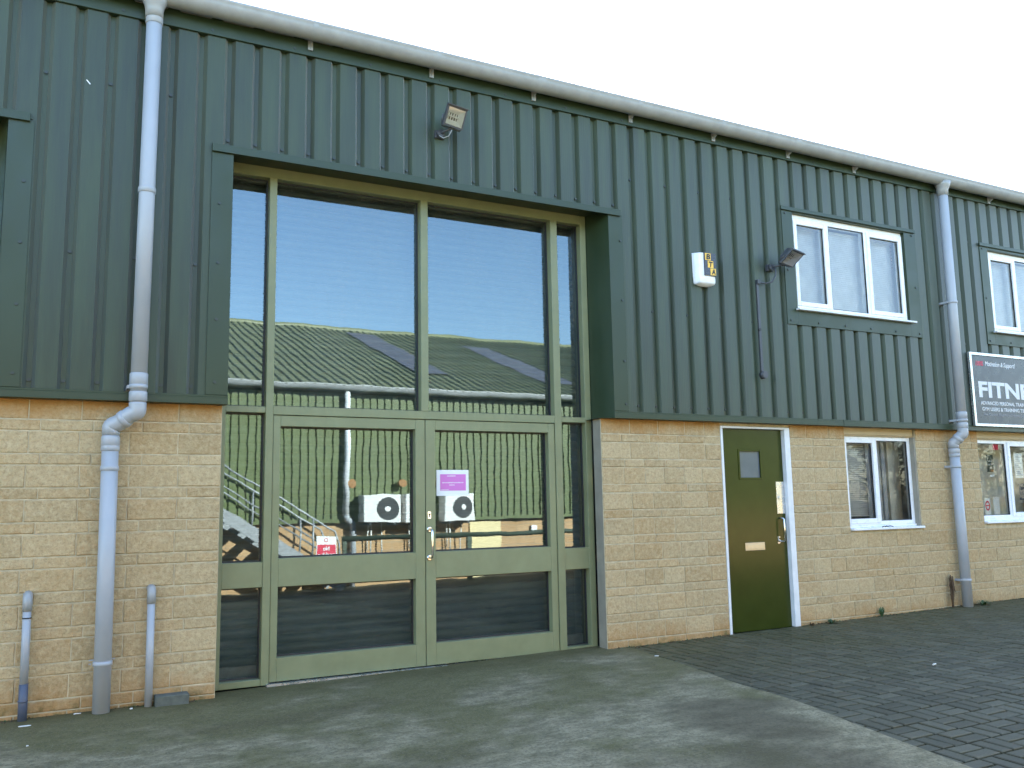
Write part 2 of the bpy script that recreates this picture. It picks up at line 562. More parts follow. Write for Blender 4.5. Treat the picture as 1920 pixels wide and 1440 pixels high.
def build_paving():
    b = MB(); per = []; tints = []
    g = 0.0080; ch = 0.007

    def blk(x0, x1, y0, y1):
        cx, cy = (x0 + x1) / 2, (y0 + y1) / 2
        if cx < bx(cy) - 0.12 or cy > 0.2:
            return
        dz = random.gauss(0, 0.0010)
        tx, ty = random.gauss(0, 0.006), random.gauss(0, 0.006)
        x0 += g + random.uniform(0, .001); x1 -= g; y0 += g; y1 -= g + random.uniform(0, .001)
        base = len(b.v)
        def zt(x, y):
            return gz(x, y) + 0.006 + dz + tx * (x - cx) + ty * (y - cy)
        o = [(x0, y0), (x1, y0), (x1, y1), (x0, y1)]
        i_ = [(x0 + ch, y0 + ch), (x1 - ch, y0 + ch), (x1 - ch, y1 - ch), (x0 + ch, y1 - ch)]
        for (x, y) in o: b.v.append((x, y, zt(x, y) - 0.024))
        for (x, y) in o: b.v.append((x, y, zt(x, y) - 0.004))
        for (x, y) in i_: b.v.append((x, y, zt(x, y)))
        tid = len(tints); tints.append((random.random(), random.random()))
        for k in range(4):
            k2 = (k + 1) % 4
            b.face((base + k, base + k2, base + 4 + k2, base + 4 + k)); per.append(tid)
            b.face((base + 4 + k, base + 4 + k2, base + 8 + k2, base + 8 + k)); per.append(tid)
        b.face((base + 8, base + 9, base + 10, base + 11)); per.append(tid)

    m = 0.205
    X0, Y0 = 3.60, 0.02
    for i in range(0, 62):
        for j in range(-36, 1):
            x, y = X0 + i * m, Y0 + j * m
            if y > 0.0: continue
            if (i + j) % 2:
                blk(x, x + m, y, y + m / 2); blk(x, x + m, y + m / 2, y + m)
            else:
                blk(x, x + m / 2, y, y + m); blk(x + m / 2, x + m, y, y + m)
    o = b.build("block_paving", 'paver')
    tinted(o, tints, per)
    tag(o, "charcoal block paving", None, None, "structure")


build_ground()
build_apron()
build_paving()

# ------------------------------------------------------------------ the terrace
XL, XR = -12.0, 24.0
bld = empty("industrial_terrace", (4.0, 0.0, 0.0), "long green-clad industrial terrace over a pale stone base, gutter along its eaves", "building")

ENT = [(1.18, 4.667), (1.18 - 5.135, 4.667 - 5.135)]
DOOR = (6.13, 7.085)
LW = (7.92, 9.095)
GW = (10.235, 11.62)
OPEN = [(ENT[0][0], ENT[0][1], -1, 3), (ENT[1][0], ENT[1][1], -1, 3), (DOOR[0], DOOR[1], -1, 2.165), (LW[0], LW[1], 1.035, 3), (GW[0], GW[1], 1.055, 3)]


def spans(z0, z1, a, b_):
    cuts = sorted((o[0], o[1]) for o in OPEN if o[2] < z1 - 0.02 and o[3] > z0 + 0.02)
    cur = a; out = []
    for c0, c1 in cuts:
        if c0 > cur: out.append((cur, c0))
        cur = max(cur, c1)
    if cur < b_: out.append((cur, b_))
    return out


def build_masonry():
    b = MB(); per = []; tints = []

    def block(x0, x1, z0, z1):
        g = 0.0036
        x0 += g; x1 -= g; z0 += g + random.uniform(0, 0.002); z1 -= g + random.uniform(0, 0.002)
        if x1 - x0 < 0.02: return
        nx = max(4, int((x1 - x0) / 0.026)); nz = max(4, int((z1 - z0) / 0.024))
        base = len(b.v)
        seed = random.uniform(0, 100)
        lean = random.gauss(0, 0.0028)
        tid = len(tints)
        tints.append((min(1, max(0, random.gauss(0.55, 0.25))), random.random() ** 2.2))
        rim = 0.006
        us = [x0] + [x0 + rim + (x1 - x0 - 2 * rim) * i / (nx - 2) for i in range(nx - 1)] + [x1]
        ws = [z0] + [z0 + rim + (z1 - z0 - 2 * rim) * j / (nz - 2) for j in range(nz - 1)] + [z1]
        for j in range(nz + 1):
            for i in range(nx + 1):
                x, z = us[i], ws[j]
                edge = i in (0, nx) or j in (0, nz)
                y = 0.0034 if edge else -0.0015 + lean * .7 + 0.0042 * noise.noise(Vector((x * 17, z * 17, seed))) + 0.0022 * noise.noise(Vector((x * 45, z * 45, seed)))
                b.v.append((x, min(y, 0.0036), z))
        b.smooth = False
        for j in range(nz):
            for i in range(nx):
                a = base + j * (nx + 1) + i
                b.face((a, a + 1, a + nx + 2, a + nx + 1)); per.append(tid)
        # the returns of the block
        for (p, q, sgn) in ((x0, x0, 1), (x1, x1, -1)):
            if sgn == 1:
                b.poly([(p, 0.14, z0), (p, 0.0034, z0), (p, 0.0034, z1), (p, 0.14, z1)])
            else:
                b.poly([(p, 0.0034, z0), (p, 0.14, z0), (p, 0.14, z1), (p, 0.0034, z1)])
            per.append(tid)
    # course table
    P = 0.2415
    tops = []
    z = 1.970 + P
    while z > -0.35:
        tops.append((z - 0.161, z, True))
        tops.append((z - P, z - 0.161, False))
        z -= P
    for (z0, z1, tall) in tops:
        for (a, c) in spans(z0, z1, -4.6, 15.0):
            z1c = min(z1, 2.20)
            if z1c - z0 < 0.03: continue
            left = c < 2.0
            if left:
                st = 0.333
                off = (0.198 if tall else 0.277)
                x = off - 40 * st
                edges = []
                while x < c:
                    if a + 0.06 < x < c - 0.06: edges.append(x + random.uniform(-0.006, 0.006))
                    x += st
            else:
                x = a; edges = []
                while True:
                    x += random.choice((0.335, 0.335, 0.25, 0.225, 0.335)) if tall else random.choice((0.26, 0.34, 0.23, 0.335))
                    if x > c - 0.09: break
                    edges.append(x)
            es = [a] + edges + [c]
            for e0, e1 in zip(es[:-1], es[1:]):
                block(e0, e1, z0, z1c)
    o = b.build("wall", 'stone', bld)
    tinted(o, tints, per)
    # mortar bed and inner leaf behind the blocks
    zs = [-0.5, 1.035, 1.055, 2.165, 2.19]
    for (u0, u1) in ((XL, ENT[1][0]), (ENT[1][1], ENT[0][0]), (ENT[0][1], XR)):
        m = MB()
        xs = sorted({u0, u1} | {v for q in OPEN for v in q[:2] if u0 < v < u1})
        for i in range(len(xs) - 1):
            for j in range(len(zs) - 1):
                cx, cz = (xs[i] + xs[i + 1]) / 2, (zs[j] + zs[j + 1]) / 2
                if any(q[0] < cx < q[1] and q[2] < cz < q[3] for q in OPEN): continue
                m.box(xs[i], xs[i + 1], 0.0046, 0.135, zs[j], zs[j + 1])
        m.build("mortar_bed", 'mortar', bld)
    r = MB()
    r.box(4.6655, 4.6785, 0.012, 0.137, -0.2, 2.185)
    r.build("reveal_lining", 'reveal', bld)


build_masonry()


def ribs(b, x0, x1, z0, z1, pitch=0.2177, ph=0.722, crest=-0.085, val=-0.044, sgn=1, w0=0.017, w1=0.041):
    k0 = int(math.floor((x0 - ph) / pitch)) - 1
    pts = [(x0, None)]
    prof = []
    k = k0
    while ph + k * pitch < x1 + pitch:
        c = ph + k * pitch
        prof += [(c - w1, crest), (c - w0, val), (c + w0, val), (c + w1, crest)]
        k += 1

    def yat(x):
        for (a, ya), (c, yc) in zip(prof[:-1], prof[1:]):
            if a <= x <= c:
                return ya + (yc - ya) * (x - a) / max(c - a, 1e-9)
        return crest
    xs = [x0] + [p[0] for p in prof if x0 < p[0] < x1] + [x1]
    P = [(x, yat(x)) for x in xs]
    for (a, ya), (c, yc) in zip(P[:-1], P[1:]):
        q = [(a, ya, z0), (c, yc, z0), (c, yc, z1), (a, ya, z1)]
        b.poly(q if sgn > 0 else list(reversed(q)))


W1 = (7.075, 9.255, 3.29, 4.615, 7.235, 9.055, 3.455, 4.568)      # outer x, outer z, opening x, opening z
W2 = (10.480, 12.680, 3.30, 4.615, 10.635, 12.46, 3.455, 4.545)


def build_cladding():
    b = MB()
    zb, zt = 2.24, 5.26
    ribs(b, XL, -4.05, zb, zt)
    ribs(b, -4.05, -0.215, 4.225, zt)
    ribs(b, -0.215, 1.06, zb, zt)
    ribs(b, 1.06, 4.90, 4.235, zt)
    ribs(b, 4.90, W1[0] + .01, zb, zt)
    ribs(b, W1[0] + .01, W1[1] - .01, zb, W1[2] + .02); ribs(b, W1[0] + .01, W1[1] - .01, W1[3] - .02, zt)
    ribs(b, W1[1] - .01, W2[0] + .01, zb, zt)
    ribs(b, W2[0] + .01, W2[1] - .01, zb, W2[2] + .02); ribs(b, W2[0] + .01, W2[1] - .01, W2[3] - .02, zt)
    ribs(b, W2[1] - .01, XR, zb, zt)
    # fixing screws in the valleys, some on the flats of the trims
    b.cur = 1
    pitch, ph = 0.2177, 0.722
    for k in range(-6, 60):
        x = ph + k * pitch
        if not (-0.4 < x < 13): continue
        rows = []
        inent = 1.0 < x < 4.95
        w1 = W1[0] < x < W1[1]; w2 = W2[0] < x < W2[1]
        if not inent: rows += [2.325]
        if inent: rows += [4.325]
        if not inent and not w1 and not w2 and k % 2: rows += [3.28 + 0.0 * k]
        if not inent and not w1 and not w2: rows += [4.62] if k % 2 == 0 else []
        for z in rows:
            jx = random.uniform(-.004, .004)
            b.cyl((x + jx, -0.042, z), (x + jx, -0.056, z), 0.0135, 8)
    for (x, z) in ((1.10, 3.78), (1.10, 3.30), (1.10, 2.85), (1.10, 2.36), (4.90, 3.95), (4.90, 3.35), (4.90, 2.75), (4.90, 2.33), (-0.25, 3.75), (-0.25, 3.3), (-0.25, 2.85), (-0.25, 2.36)):
        b.cyl((x, -0.09, z), (x, -0.106, z), 0.012, 8)
    x = 0.35
    while x < 13:
        b.cyl((x, -0.09, 5.212), (x, -0.108, 5.212), 0.012, 8); x += 0.66
    for W in (W1, W2):
        for x in [W[0] + .05 + i * (W[1] - W[0] - .1) / 5 for i in range(6)]:
            b.cyl((x, -0.09, W[2] + .045), (x, -0.104, W[2] + .045), 0.012, 8)
        for z in (4.55, 3.9):
            for x in (W[0] + .05, W[1] - .06):
                b.cyl((x, -0.09, z), (x, -0.104, z), 0.012, 8)
    b.build("cladding", ['clad', 'screw'], bld)

    # drip trim over the stone, in lengths
    for (a, c) in ((XL, -3.955), (-0.372, 1.203), (4.766, 7.815), (7.82, 11.9), (11.905, XR)):
        t = MB()
        t.box(a, c, -0.0985, 0.004, 2.192, 2.245)
        t.box(a, c, -0.0935, -0.06, 2.245, 2.262)
        t.build("drip_trim", 'trim', bld, bevel=0.002)
    f = MB()
    f.box(XL, XR, -0.103, -0.03, 5.172, 5.36)
    f.build("eaves_fascia", 'trim', bld, bevel=0.003)
    for dx in (0.0, -5.135):
        e = MB()
        e.box(1.035 + dx, 1.2 + dx, -0.0965, -0.03, 2.263, 4.215)        # left jamb flat
        e.box(4.768 + dx, 4.935 + dx, -0.0965, -0.03, 2.263, 4.215)      # right jamb flat
        e.box(1.033 + dx, 4.905 + dx, -0.120, -0.0975, 4.198, 4.262)     # head lip
        e.box(1.033 + dx, 4.905 + dx, -0.0975, 0.205, 4.256, 4.266)      # soffit sheet
        # left reveal and the splayed right reveal
        e.box(1.172 + dx, 1.1985 + dx, -0.029, 0.21, 2.196, 4.255)
        e.poly([(4.692 + dx, 0.212, 2.196), (4.7655 + dx, -0.096, 2.196), (4.7655 + dx, -0.096, 4.256), (4.692 + dx, 0.212, 4.256)])
        e.poly([(4.62 + dx, 0.212, 2.194), (4.62 + dx, 0.0, 2.194), (4.767 + dx, -0.096, 2.194), (4.767 + dx, 0.212, 2.194)])
        e.build("entrance_trim", 'trim', bld, bevel=0.0015)
    for W in (W1, W2):
        e = MB()
        x0, x1, z0, z1, a0, a1, c0, c1 = W
        e.box(x0, a0, -0.0955, -0.02, z0, z1)
        e.box(a1, x1, -0.0955, -0.02, z0, z1)
        e.box(a0, a1, -0.0955, -0.02, z0, c0)
        e.box(a0, a1, -0.0955, -0.02, c1, z1)
        e.box(x0 - .02, x1 - .02, -0.116, -0.0957, z1 - 0.035, z1 + 0.008)
        for (p, q) in ((a0 - .012, a0), (a1, a1 + .012)):
            e.box(p, q, -0.019, 0.10, c0, c1)
        e.build("window_trim", 'trim', bld, bevel=0.002)


build_cladding()


def build_shell():
    r = MB()
    # shallow-pitched roof behind the gutter, back and end walls
    x = XL
    ribs_n = int((XR - XL) / 0.33)
    for i in range(ribs_n):
        a = XL + (XR - XL) * i / ribs_n; c = XL + (XR - XL) * (i + 1) / ribs_n
        mid0, mid1 = a + (c - a) * .35, a + (c - a) * .65
        for (p, q, h0, h1) in ((a, mid0, 0, 0), (mid0, mid0 + .03, 0, .035), (mid0 + .03, mid1 - .03, .035, .035), (mid1 - .03, mid1, .035, 0), (mid1, c, 0, 0)):
            r.poly([(p, -0.13, 5.30 + h0), (q, -0.13, 5.30 + h1), (q, 9.0, 6.72 + h1), (p, 9.0, 6.72 + h0)])
    r.poly([(XL, 9.0, 6.72), (XR, 9.0, 6.72), (XR, 18.0, 5.45), (XL, 18.0, 5.45)])
    r.build("roof", 'roofsheet', bld)
    s = MB()
    s.box(XL, XR, 17.9, 18.0, -0.5, 5.45)
    s.box(XL, XL + .1, 0.2, 17.9, -0.5, 5.4)
    s.box(XR - .1, XR, 0.2, 17.9, -0.5, 5.4)
    s.build("outer_wall", 'clad', bld)


build_shell()

# ------------------------------------------------------------------ gutter
def build_gutter():
    b = MB()
    rr, cy, cz = 0.089, -0.200, 5.362
    fall = lambda x: -0.0048 * (min(max(x, -6), 16) - 2.0)
    prof = []
    n = 14
    for k in range(n + 1):
        a = math.pi + math.pi * k / n
        prof.append((cy + rr * math.cos(a), cz + rr * math.sin(a)))
    prof = [(cy - rr - .006, cz + .022), (cy - rr - .006, cz + .006)] + prof + [(cy + rr, cz + .022)]
    b.smooth = True
    # sections with a hair of unevenness
    xs = [XL + i * 1.0 for i in range(int(XR - XL) + 1)]
    rows = []
    for x in xs:
        base = len(b.v)
        for (y, z) in prof:
            b.v.append((x, y, z + fall(x) + 0.003 * noise.noise(Vector((x * 0.7, 0, 5)))))
        rows.append(base)
    m = len(prof)
    for r0, r1 in zip(rows[:-1], rows[1:]):
        for k in range(m - 1):
            b.face((r0 + k, r1 + k, r1 + k + 1, r0 + k + 1))
    g = b.build("gutter", 'gutter', bld)
    s = g.modifiers.new("thick", 'SOLIDIFY'); s.thickness = 0.004; s.offset = -1

    def bracket(x, union):
        q = MB()
        r2 = rr + 0.006
        cz = 5.362 + fall(x)
        wd = 0.045 if union else 0.022
        q.smooth = True
        pr = []
        for k in range(n + 1):
            a = math.pi + math.pi * k / n
            pr.append((cy + r2 * math.cos(a), cz + r2 * math.sin(a)))
        base = len(q.v)
        for (y, z) in pr: q.v += [(x - wd, y, z), (x + wd, y, z)]
        for k in range(len(pr) - 1):
            q.face((base + 2 * k, base + 2 * k + 1, base + 2 * k + 3, base + 2 * k + 2))
        q.smooth = False
        q.box(x - .02, x + .02, -0.118, -0.1035, cz - 0.145, cz - .02)
        q.poly([(x - .006, -0.118, cz - .14), (x - .006, -0.118, cz - .05), (x - .006, cy, cz - rr)])
        o = q.build("gutter_bracket", 'gutter', g)
        return o
    for i, x in enumerate((-3.8, -2.7, -1.6, -0.6, 1.80, 2.90, 3.95, 5.07, 6.14, 7.21, 8.26, 10.74, 11.8, 12.9)):
        bracket(x, i % 3 == 0)
    for x in (0.565, 9.71):
        q = MB()
        c2 = cz + fall(x)
        q.ring_tube([(x, cy, c2 - .055), (x, cy, c2 - .095), (x, cy + .004, c2 - .125), (x, cy + .008, c2 - .155), (x, cy + .008, c2 - .22)], [0.098, 0.088, 0.074, 0.067, 0.066], 24)
        o = q.build("gutter_outlet", 'gutter', g)


build_gutter()


def drainpipe(xu, xl, ztop, zbend, zlow, zg, collars_u, collars_l, label):
    yu, yl, r = -0.192, -0.092, 0.057
    t = empty("drainpipe", (xl, yl, zg), label, "drainpipe", "grey drainpipes on the front wall")
    one("upper_pipe", lambda b: b.cyl((xu, yu, ztop), (xu - 0.012, yu, zbend), r, 28), 'pipe', t)
    xb = xu - 0.012

    def bend(b):
        pts = []
        p0 = Vector((xb, yu, zbend)); p3 = Vector((xl, yl, zlow))
        d = Vector((xl - xb, yl - yu, 0))
        a = Vector((xb, yu, zbend - 0.05)); c = Vector((xl, yl, zlow + 0.05))
        for i in range(5): pts.append(p0.lerp(a, i / 4))
        a2 = a + (c - a) * 0.30; c2 = a + (c - a) * 0.70
        k = (zbend - zlow) * 0.22
        for i in range(1, 9):
            u = i / 8
            pts.append(a * (1 - u) ** 3 + 3 * (a - Vector((0, 0, k * .55))) * u * (1 - u) ** 2 + 3 * (a.lerp(a2, .55)) * u * u * (1 - u) + a2 * u ** 3)
        pts.append(a2.lerp(c2, .5))
        for i in range(0, 9):
            u = i / 8
            pts.append(c2 * (1 - u) ** 3 + 3 * (c.lerp(c2, .55)) * u * (1 - u) ** 2 + 3 * (c + Vector((0, 0, k * .55))) * u * u * (1 - u) + c * u ** 3)
        pts.append(p3)
        b.ring_tube(pts, r + 0.003, 28)
        mid = a2.lerp(c2, .5); dd = (c2 - a2).normalized()
        b.ring_tube([mid - dd * .022, mid - dd * .018, mid + dd * .018, mid + dd * .022], [r + .002, r + .008, r + .008, r + .002], 28)
    one("offset_bend", bend, 'pipe', t)
    one("lower_pipe", lambda b: b.cyl((xl, yl, zlow), (xl + 0.014, yl, zg - 0.02), r, 28), 'pipe', t)
    for (z, h) in collars_u:
        x = xu - 0.012 * (ztop - z) / (ztop - zbend)
        one("collar", lambda b: b.ring_tube([(x, yu, z - h), (x, yu, z - h + .003), (x, yu, z + h - .006), (x, yu, z + h)], [r + .002, r + .006, r + .006, r + .0035], 28), 'pipe', t)
    for (z, h) in collars_l:
        x = xl + 0.014 * (zlow - z) / (zlow - zg)
        one("collar", lambda b: b.ring_tube([(x, yl, z - h), (x, yl, z - h + .003), (x, yl, z + h - .006), (x, yl, z + h)], [r + .002, r + .006, r + .006, r + .0035], 28), 'pipe', t)
    return t


def pipe_bracket(t, x, y, z, ywall, side, r=0.057):
    def f(b):
        b.ring_tube([(x, y, z - .016), (x, y, z - .014), (x, y, z + .014), (x, y, z + .016)], [r + .001, r + .007, r + .007, r + .001], 28)
        b.box(x + side * 0.055 - .02, x + side * 0.055 + .02, y + .01, ywall, z - .012, z + .012)
        b.box(x - .085, x + .085, ywall - .006, ywall, z - .018, z + .018)
    one("pipe_bracket", f, 'pipe', t)


d1 = drainpipe(0.568, 0.392, 5.16, 2.17, 1.94, 0.0,
               [(5.155, .055), (3.77, .022), (2.34, .045), (2.215, .035)], [(1.895, .035), (1.845, .02), (1.70, .016)],
               "tall grey drainpipe left of the large glazed entrance, standing by two short pipes")
pipe_bracket(d1, 0.556, -0.192, 2.287, -0.05, -1)
pipe_bracket(d1, 0.403, -0.092, 0.345, 0.008, 0)
d2 = drainpipe(9.712, 9.645, 5.16, 2.20, 1.97, 0.098,
               [(5.155, .055), (2.36, .04), (2.235, .035)], [(1.935, .03), (1.885, .02)],
               "tall grey drainpipe at the far right between the white window and the black sign")
pipe_bracket(d2, 9.706, -0.192, 3.745, -0.05, -1)
pipe_bracket(d2, 9.702, -0.192, 2.30, -0.05, -1)
pipe_bracket(d2, 9.647, -0.092, 1.75, 0.008, -1)
pipe_bracket(d2, 9.656, -0.092, 0.42, 0.008, -1)

# ------------------------------------------------------------------ glazed entrances
def entrance(dx, first):
    S = bld
    yf, yb, yg = 0.20, 0.335, 0.285
    L0, L1 = 1.182 + dx, 1.24 + dx
    A0, A1 = 1.553 + dx, 1.615 + dx
    C0, C1 = 2.912 + dx, 2.982 + dx
    B0, B1 = 4.277 + dx, 4.352 + dx
    R0, R1 = 4.622 + dx, 4.688 + dx
    zT, zt0, zt1 = 4.258, 2.157, 2.228
    zm0, zm1 = 0.778, 0.975
    zb0, zb1 = 0.022, 0.072
    f = MB()
    f.box(L0, L1, yf, yb, zb0, zT)
    f.box(R0, R1, yf, yb, zb0, zT)
    f.box(A0, A1, yf - .004, yb, zb0, 4.166)
    f.box(B0, B1, yf - .004, yb, zb0, 4.166)
    f.box(C0, C1, yf - .003, yb, zt1, 4.166)
    f.box(L1, R0, yf + .001, yb, 4.166, zT)
    f.box(A1, B0, yf - .001, yb, zt0, zt1)
    for (a, c) in ((L1, A0), (B1, R0)):
        f.box(a, c, yf + .001, yb, zt0 + .012, zt1 - .008)
        f.box(a, c, yf + .002, yb, zm0, zm1)
        f.box(a, c, yf + .001, yb, zb0, zb1)
    scr = f.build("glazed_screen", 'sage', S, bevel=0.0025)
    # beads round the big panes
    def pane(x0, x1, z0, z1, parent, tilt=0.0):
        bd = MB()
        for (p, q, r_, s_) in ((x0, x0 + .012, z0, z1), (x1 - .012, x1, z0, z1), (x0 + .012, x1 - .012, z0, z0 + .012), (x0 + .012, x1 - .012, z1 - .012, z1)):
            bd.box(p, q, yg - .014, yg - .001, r_, s_)
        bd.build("glazing_bead", 'black', parent)
        g = MB()
        a = tilt
        g.poly([(x0, yg, z0), (x1, yg + a, z0), (x1, yg + a, z1), (x0, yg, z1)])
        return g.build("pane", 'glass', parent)
    for (a, c, tl) in ((L1, A0, .0006), (A1, C0, -.0015), (C1, B0, .0022), (B1, R0, .0)):
        pane(a, c, zt1 - (.008 if a in (L1, B1) else 0), 4.166, scr, tl)
    for (a, c) in ((L1, A0), (B1, R0)):
        pane(a, c, zm1, zt0 + .012, scr, .0004)
        pane(a, c, zb1, zm0, scr)
    th = MB(); th.box(A1 - .02, B0 + .02, 0.16, yb, gz(A1, 0) + 0.0135, zb0 + .010)
    th.build("threshold", 'alu', scr)
    # two door leaves
    for (x0, x1, g0, g1) in ((A1 + .004, 2.9465 + dx, 1.678 + dx, 2.858 + dx), (2.9535 + dx, B0 - .004, 3.045 + dx, 4.206 + dx)):
        d = MB()
        y0, y1 = 0.208, 0.262
        z0 = 0.040
        d.box(x0, g0, y0, yb - .03, z0, zt0 - .005)
        d.box(g1, x1, y0, yb - .03, z0, zt0 - .005)
        d.box(g0, g1, y0 + .0015, yb - .03, z0, 0.222)
        d.box(g0, g1, y0 + .0015, yb - .03, 0.773, 0.997)
        d.box(g0, g1, y0 + .0015, yb - .03, 2.064, zt0 - .005)
        leaf = d.build("glazed_door", 'sage', S, bevel=0.0025)
        pane(g0, g1, 0.997, 2.064, leaf, random.uniform(-.002, .002))
        pane(g0, g1, 0.222, 0.773, leaf, random.uniform(-.001, .001))
        if x0 > 2.9 + dx:
            xh = 2.985 + dx

            def handle(b):
                for z in (1.190, 0.948):
                    b.ring_tube([(xh, y0, z), (xh, y0 - .005, z), (xh, y0 - .011, z)], [.026, .026, .020], 24)
                b.ring_tube([(xh, y0 - .01, 1.190), (xh, y0 - .045, 1.190), (xh, y0 - .062, 1.182), (xh, y0 - .068, 1.165), (xh, y0 - .068, 0.973), (xh, y0 - .062, 0.956), (xh, y0 - .045, 0.948), (xh, y0 - .01, 0.948)], .0105, 16)
            one("pull_handle", handle, 'chrome', leaf)

            def lock(b):
                b.box(xh - .015, xh + .015, y0 - .004, y0, 1.283, 1.345)
                b.cur = 1
                b.cyl((xh, y0 - .004, 1.322), (xh, y0 - .006, 1.322), .008, 12)
                b.box(xh - .004, xh + .004, y0 - .006, y0 - .0041, 1.296, 1.318)
            one("lock_plate", lock, ['chrome', 'black'], leaf)
    # roller shutter drawn down inside the glass
    s = MB()
    z = 0.15
    while z < 4.25:
        p = 0.0745
        ys = [(0.440, z), (0.424, z + .018), (0.418, z + .037), (0.424, z + .056), (0.440, z + .0705), (0.446, z + .072), (0.440, z + p)]
        s.smooth = True
        base = len(s.v)
        for (y, q) in ys: s.v += [(L0 - .05, y, q), (R1 + .05, y, q)]
        for k in range(len(ys) - 1):
            s.face((base + 2 * k, base + 2 * k + 1, base + 2 * k + 3, base + 2 * k + 2))
        z += p
    s.smooth = False
    sh = s.build("roller_shutter", 'shutter', S)
    one("floor_reflection_bar", lambda b: b.box(L0 - .05, R1 + .05, 0.41, 0.45, 0.03, 0.149), 'galv', sh)  # foot bar of the shutter; its pale strip stands in for floor reflection
    one("shutter_guide", lambda b: (b.box(L0 - .09, L0 + .03, 0.38, 0.50, 0.02, 4.25), b.box(R1 - .03, R1 + .09, 0.38, 0.50, 0.02, 4.25), b.box(L0 - .05, R1 + .05, 0.36, 0.66, 4.27, 4.6)), 'darkmetal', sh)


entrance(0.0, True)
entrance(-5.135, False)

# ------------------------------------------------------------------ green door
def build_door():
    x0, x1 = DOOR
    zt = 2.162
    zs = 0.058
    fr = MB()
    fr.box(x0, x0 + .028, -0.006, 0.11, zs + .0, zt)
    fr.box(x1 - .075, x1, -0.006, 0.11, zs + .018, zt)
    fr.box(x0 + .028, x1 - .075, -0.005, 0.11, zt - .022, zt)
    dx0, dx1 = x0 + .031, x1 - .079
    z0, z1 = 0.072, zt - .026
    yd = 0.045
    d = MB()
    vx0, vx1, vz0, vz1 = 6.392, 6.707, 1.612, 1.922
    d.box(dx0, vx0, yd, .09, z0, z1); d.box(vx1, dx1, yd, .09, z0, z1)
    d.box(vx0, vx1, yd, .09, z0, vz0); d.box(vx0, vx1, yd, .09, vz1, z1)
    leaf = d.build("front_door", 'doorgreen', bld)
    fr.build("door_frame", 'white_dirty', leaf, bevel=0.002)
    def bead(b):
        w_ = .018
        b.box(vx0 - .004, vx0 + w_, yd - .008, yd + .012, vz0 - .004, vz1 + .004)
        b.box(vx1 - w_, vx1 + .004, yd - .008, yd + .012, vz0 - .004, vz1 + .004)
        b.box(vx0 + w_, vx1 - w_, yd - .007, yd + .012, vz0 - .004, vz0 + w_)
        b.box(vx0 + w_, vx1 - w_, yd - .007, yd + .012, vz1 - w_, vz1 + .004)
    one("vision_frame", bead, 'doorgreen', leaf, bevel=0.002)
    one("vision_pane", lambda b: b.box(vx0 + .01, vx1 - .01, yd + .013, yd + .020, vz0 + .01, vz1 - .01), 'visionglass', leaf)

    def letter(b):
        b.box(6.425, 6.690, yd - .006, yd, 0.878, 0.958)
        b.box(6.445, 6.670, yd - .011, yd - .0061, 0.893, 0.940)
    one("letter_plate", letter, 'brass', leaf, bevel=0.003)

    def guard(b):
        b.box(6.893, dx1 - .002, yd - .004, yd, 1.248, 1.585)
        b.cyl((6.928, yd - .004, 1.415), (6.928, yd - .014, 1.415), .016, 16)
        for z in (1.28, 1.55): b.cyl((6.92, yd - .004, z), (6.92, yd - .006, z), .007, 10)
    one("lock_guard", guard, 'alu', leaf, bevel=0.0015)

    def pull(b):
        xh = 6.93
        b.ring_tube([(xh - .02, yd, 1.20), (xh, yd - .035, 1.20), (xh, yd - .055, 1.185), (xh, yd - .055, 0.975), (xh, yd - .035, 0.958), (xh - .02, yd, 0.958)], .009, 14)
    one("pull_handle", pull, 'chrome', leaf)
    text_mesh("5", 0.040, 0.075, (6.893, yd - .003, 0.972), FRONT, 'alu', leaf, "door_number", bold=.02)
    one("door_sill", lambda b: b.box(x0 - .0, x1, -0.05, 0.115, 0.030, 0.0575), 'concreteblock', leaf)
    # dim lobby behind the vision pane
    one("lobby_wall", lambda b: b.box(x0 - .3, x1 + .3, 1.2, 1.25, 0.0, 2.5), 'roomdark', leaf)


build_door()

# ------------------------------------------------------------------ windows
def frame_rect(b, x0, x1, z0, z1, w_, y0, y1):
    b.box(x0, x0 + w_, y0, y1, z0, z1)
    b.box(x1 - w_, x1, y0, y1, z0, z1)
    b.box(x0 + w_, x1 - w_, y0 + .0008, y1, z0, z0 + w_)
    b.box(x0 + w_, x1 - w_, y0 + .0008, y1, z1 - w_, z1)


def room(parent, x0, x1, z0, z1, y0, depth, m):
    b = MB()
    b.poly([(x0, y0 + depth, z0), (x1, y0 + depth, z0), (x1, y0 + depth, z1), (x0, y0 + depth, z1)])
    b.poly([(x0, y0, z0), (x0, y0 + depth, z0), (x0, y0 + depth, z1), (x0, y0, z1)])
    b.poly([(x1, y0, z0), (x1, y0, z1), (x1, y0 + depth, z1), (x1, y0 + depth, z0)])
    b.poly([(x0, y0, z0), (x1, y0, z0), (x1, y0 + depth, z0), (x0, y0 + depth, z0)])
    b.poly([(x0, y0, z1), (x0, y0 + depth, z1), (x1, y0 + depth, z1), (x1, y0, z1)])
    return b.build("room_lining", m, parent)


def blind(parent, x0, x1, z0, z1, y, m, gap=.026, tilt=60):
    b = MB()
    z = z0
    c, s_ = math.cos(R(tilt)) * .0125, math.sin(R(tilt)) * .0125
    while z < z1:
        b.poly([(x0, y - c, z - s_), (x1, y - c, z - s_), (x1, y + c, z + s_), (x0, y + c, z + s_)])
        z += gap
    b.box(x0, x1, y - .02, y + .02, z1, z1 + .03)
    return b.build("blind", m, parent)


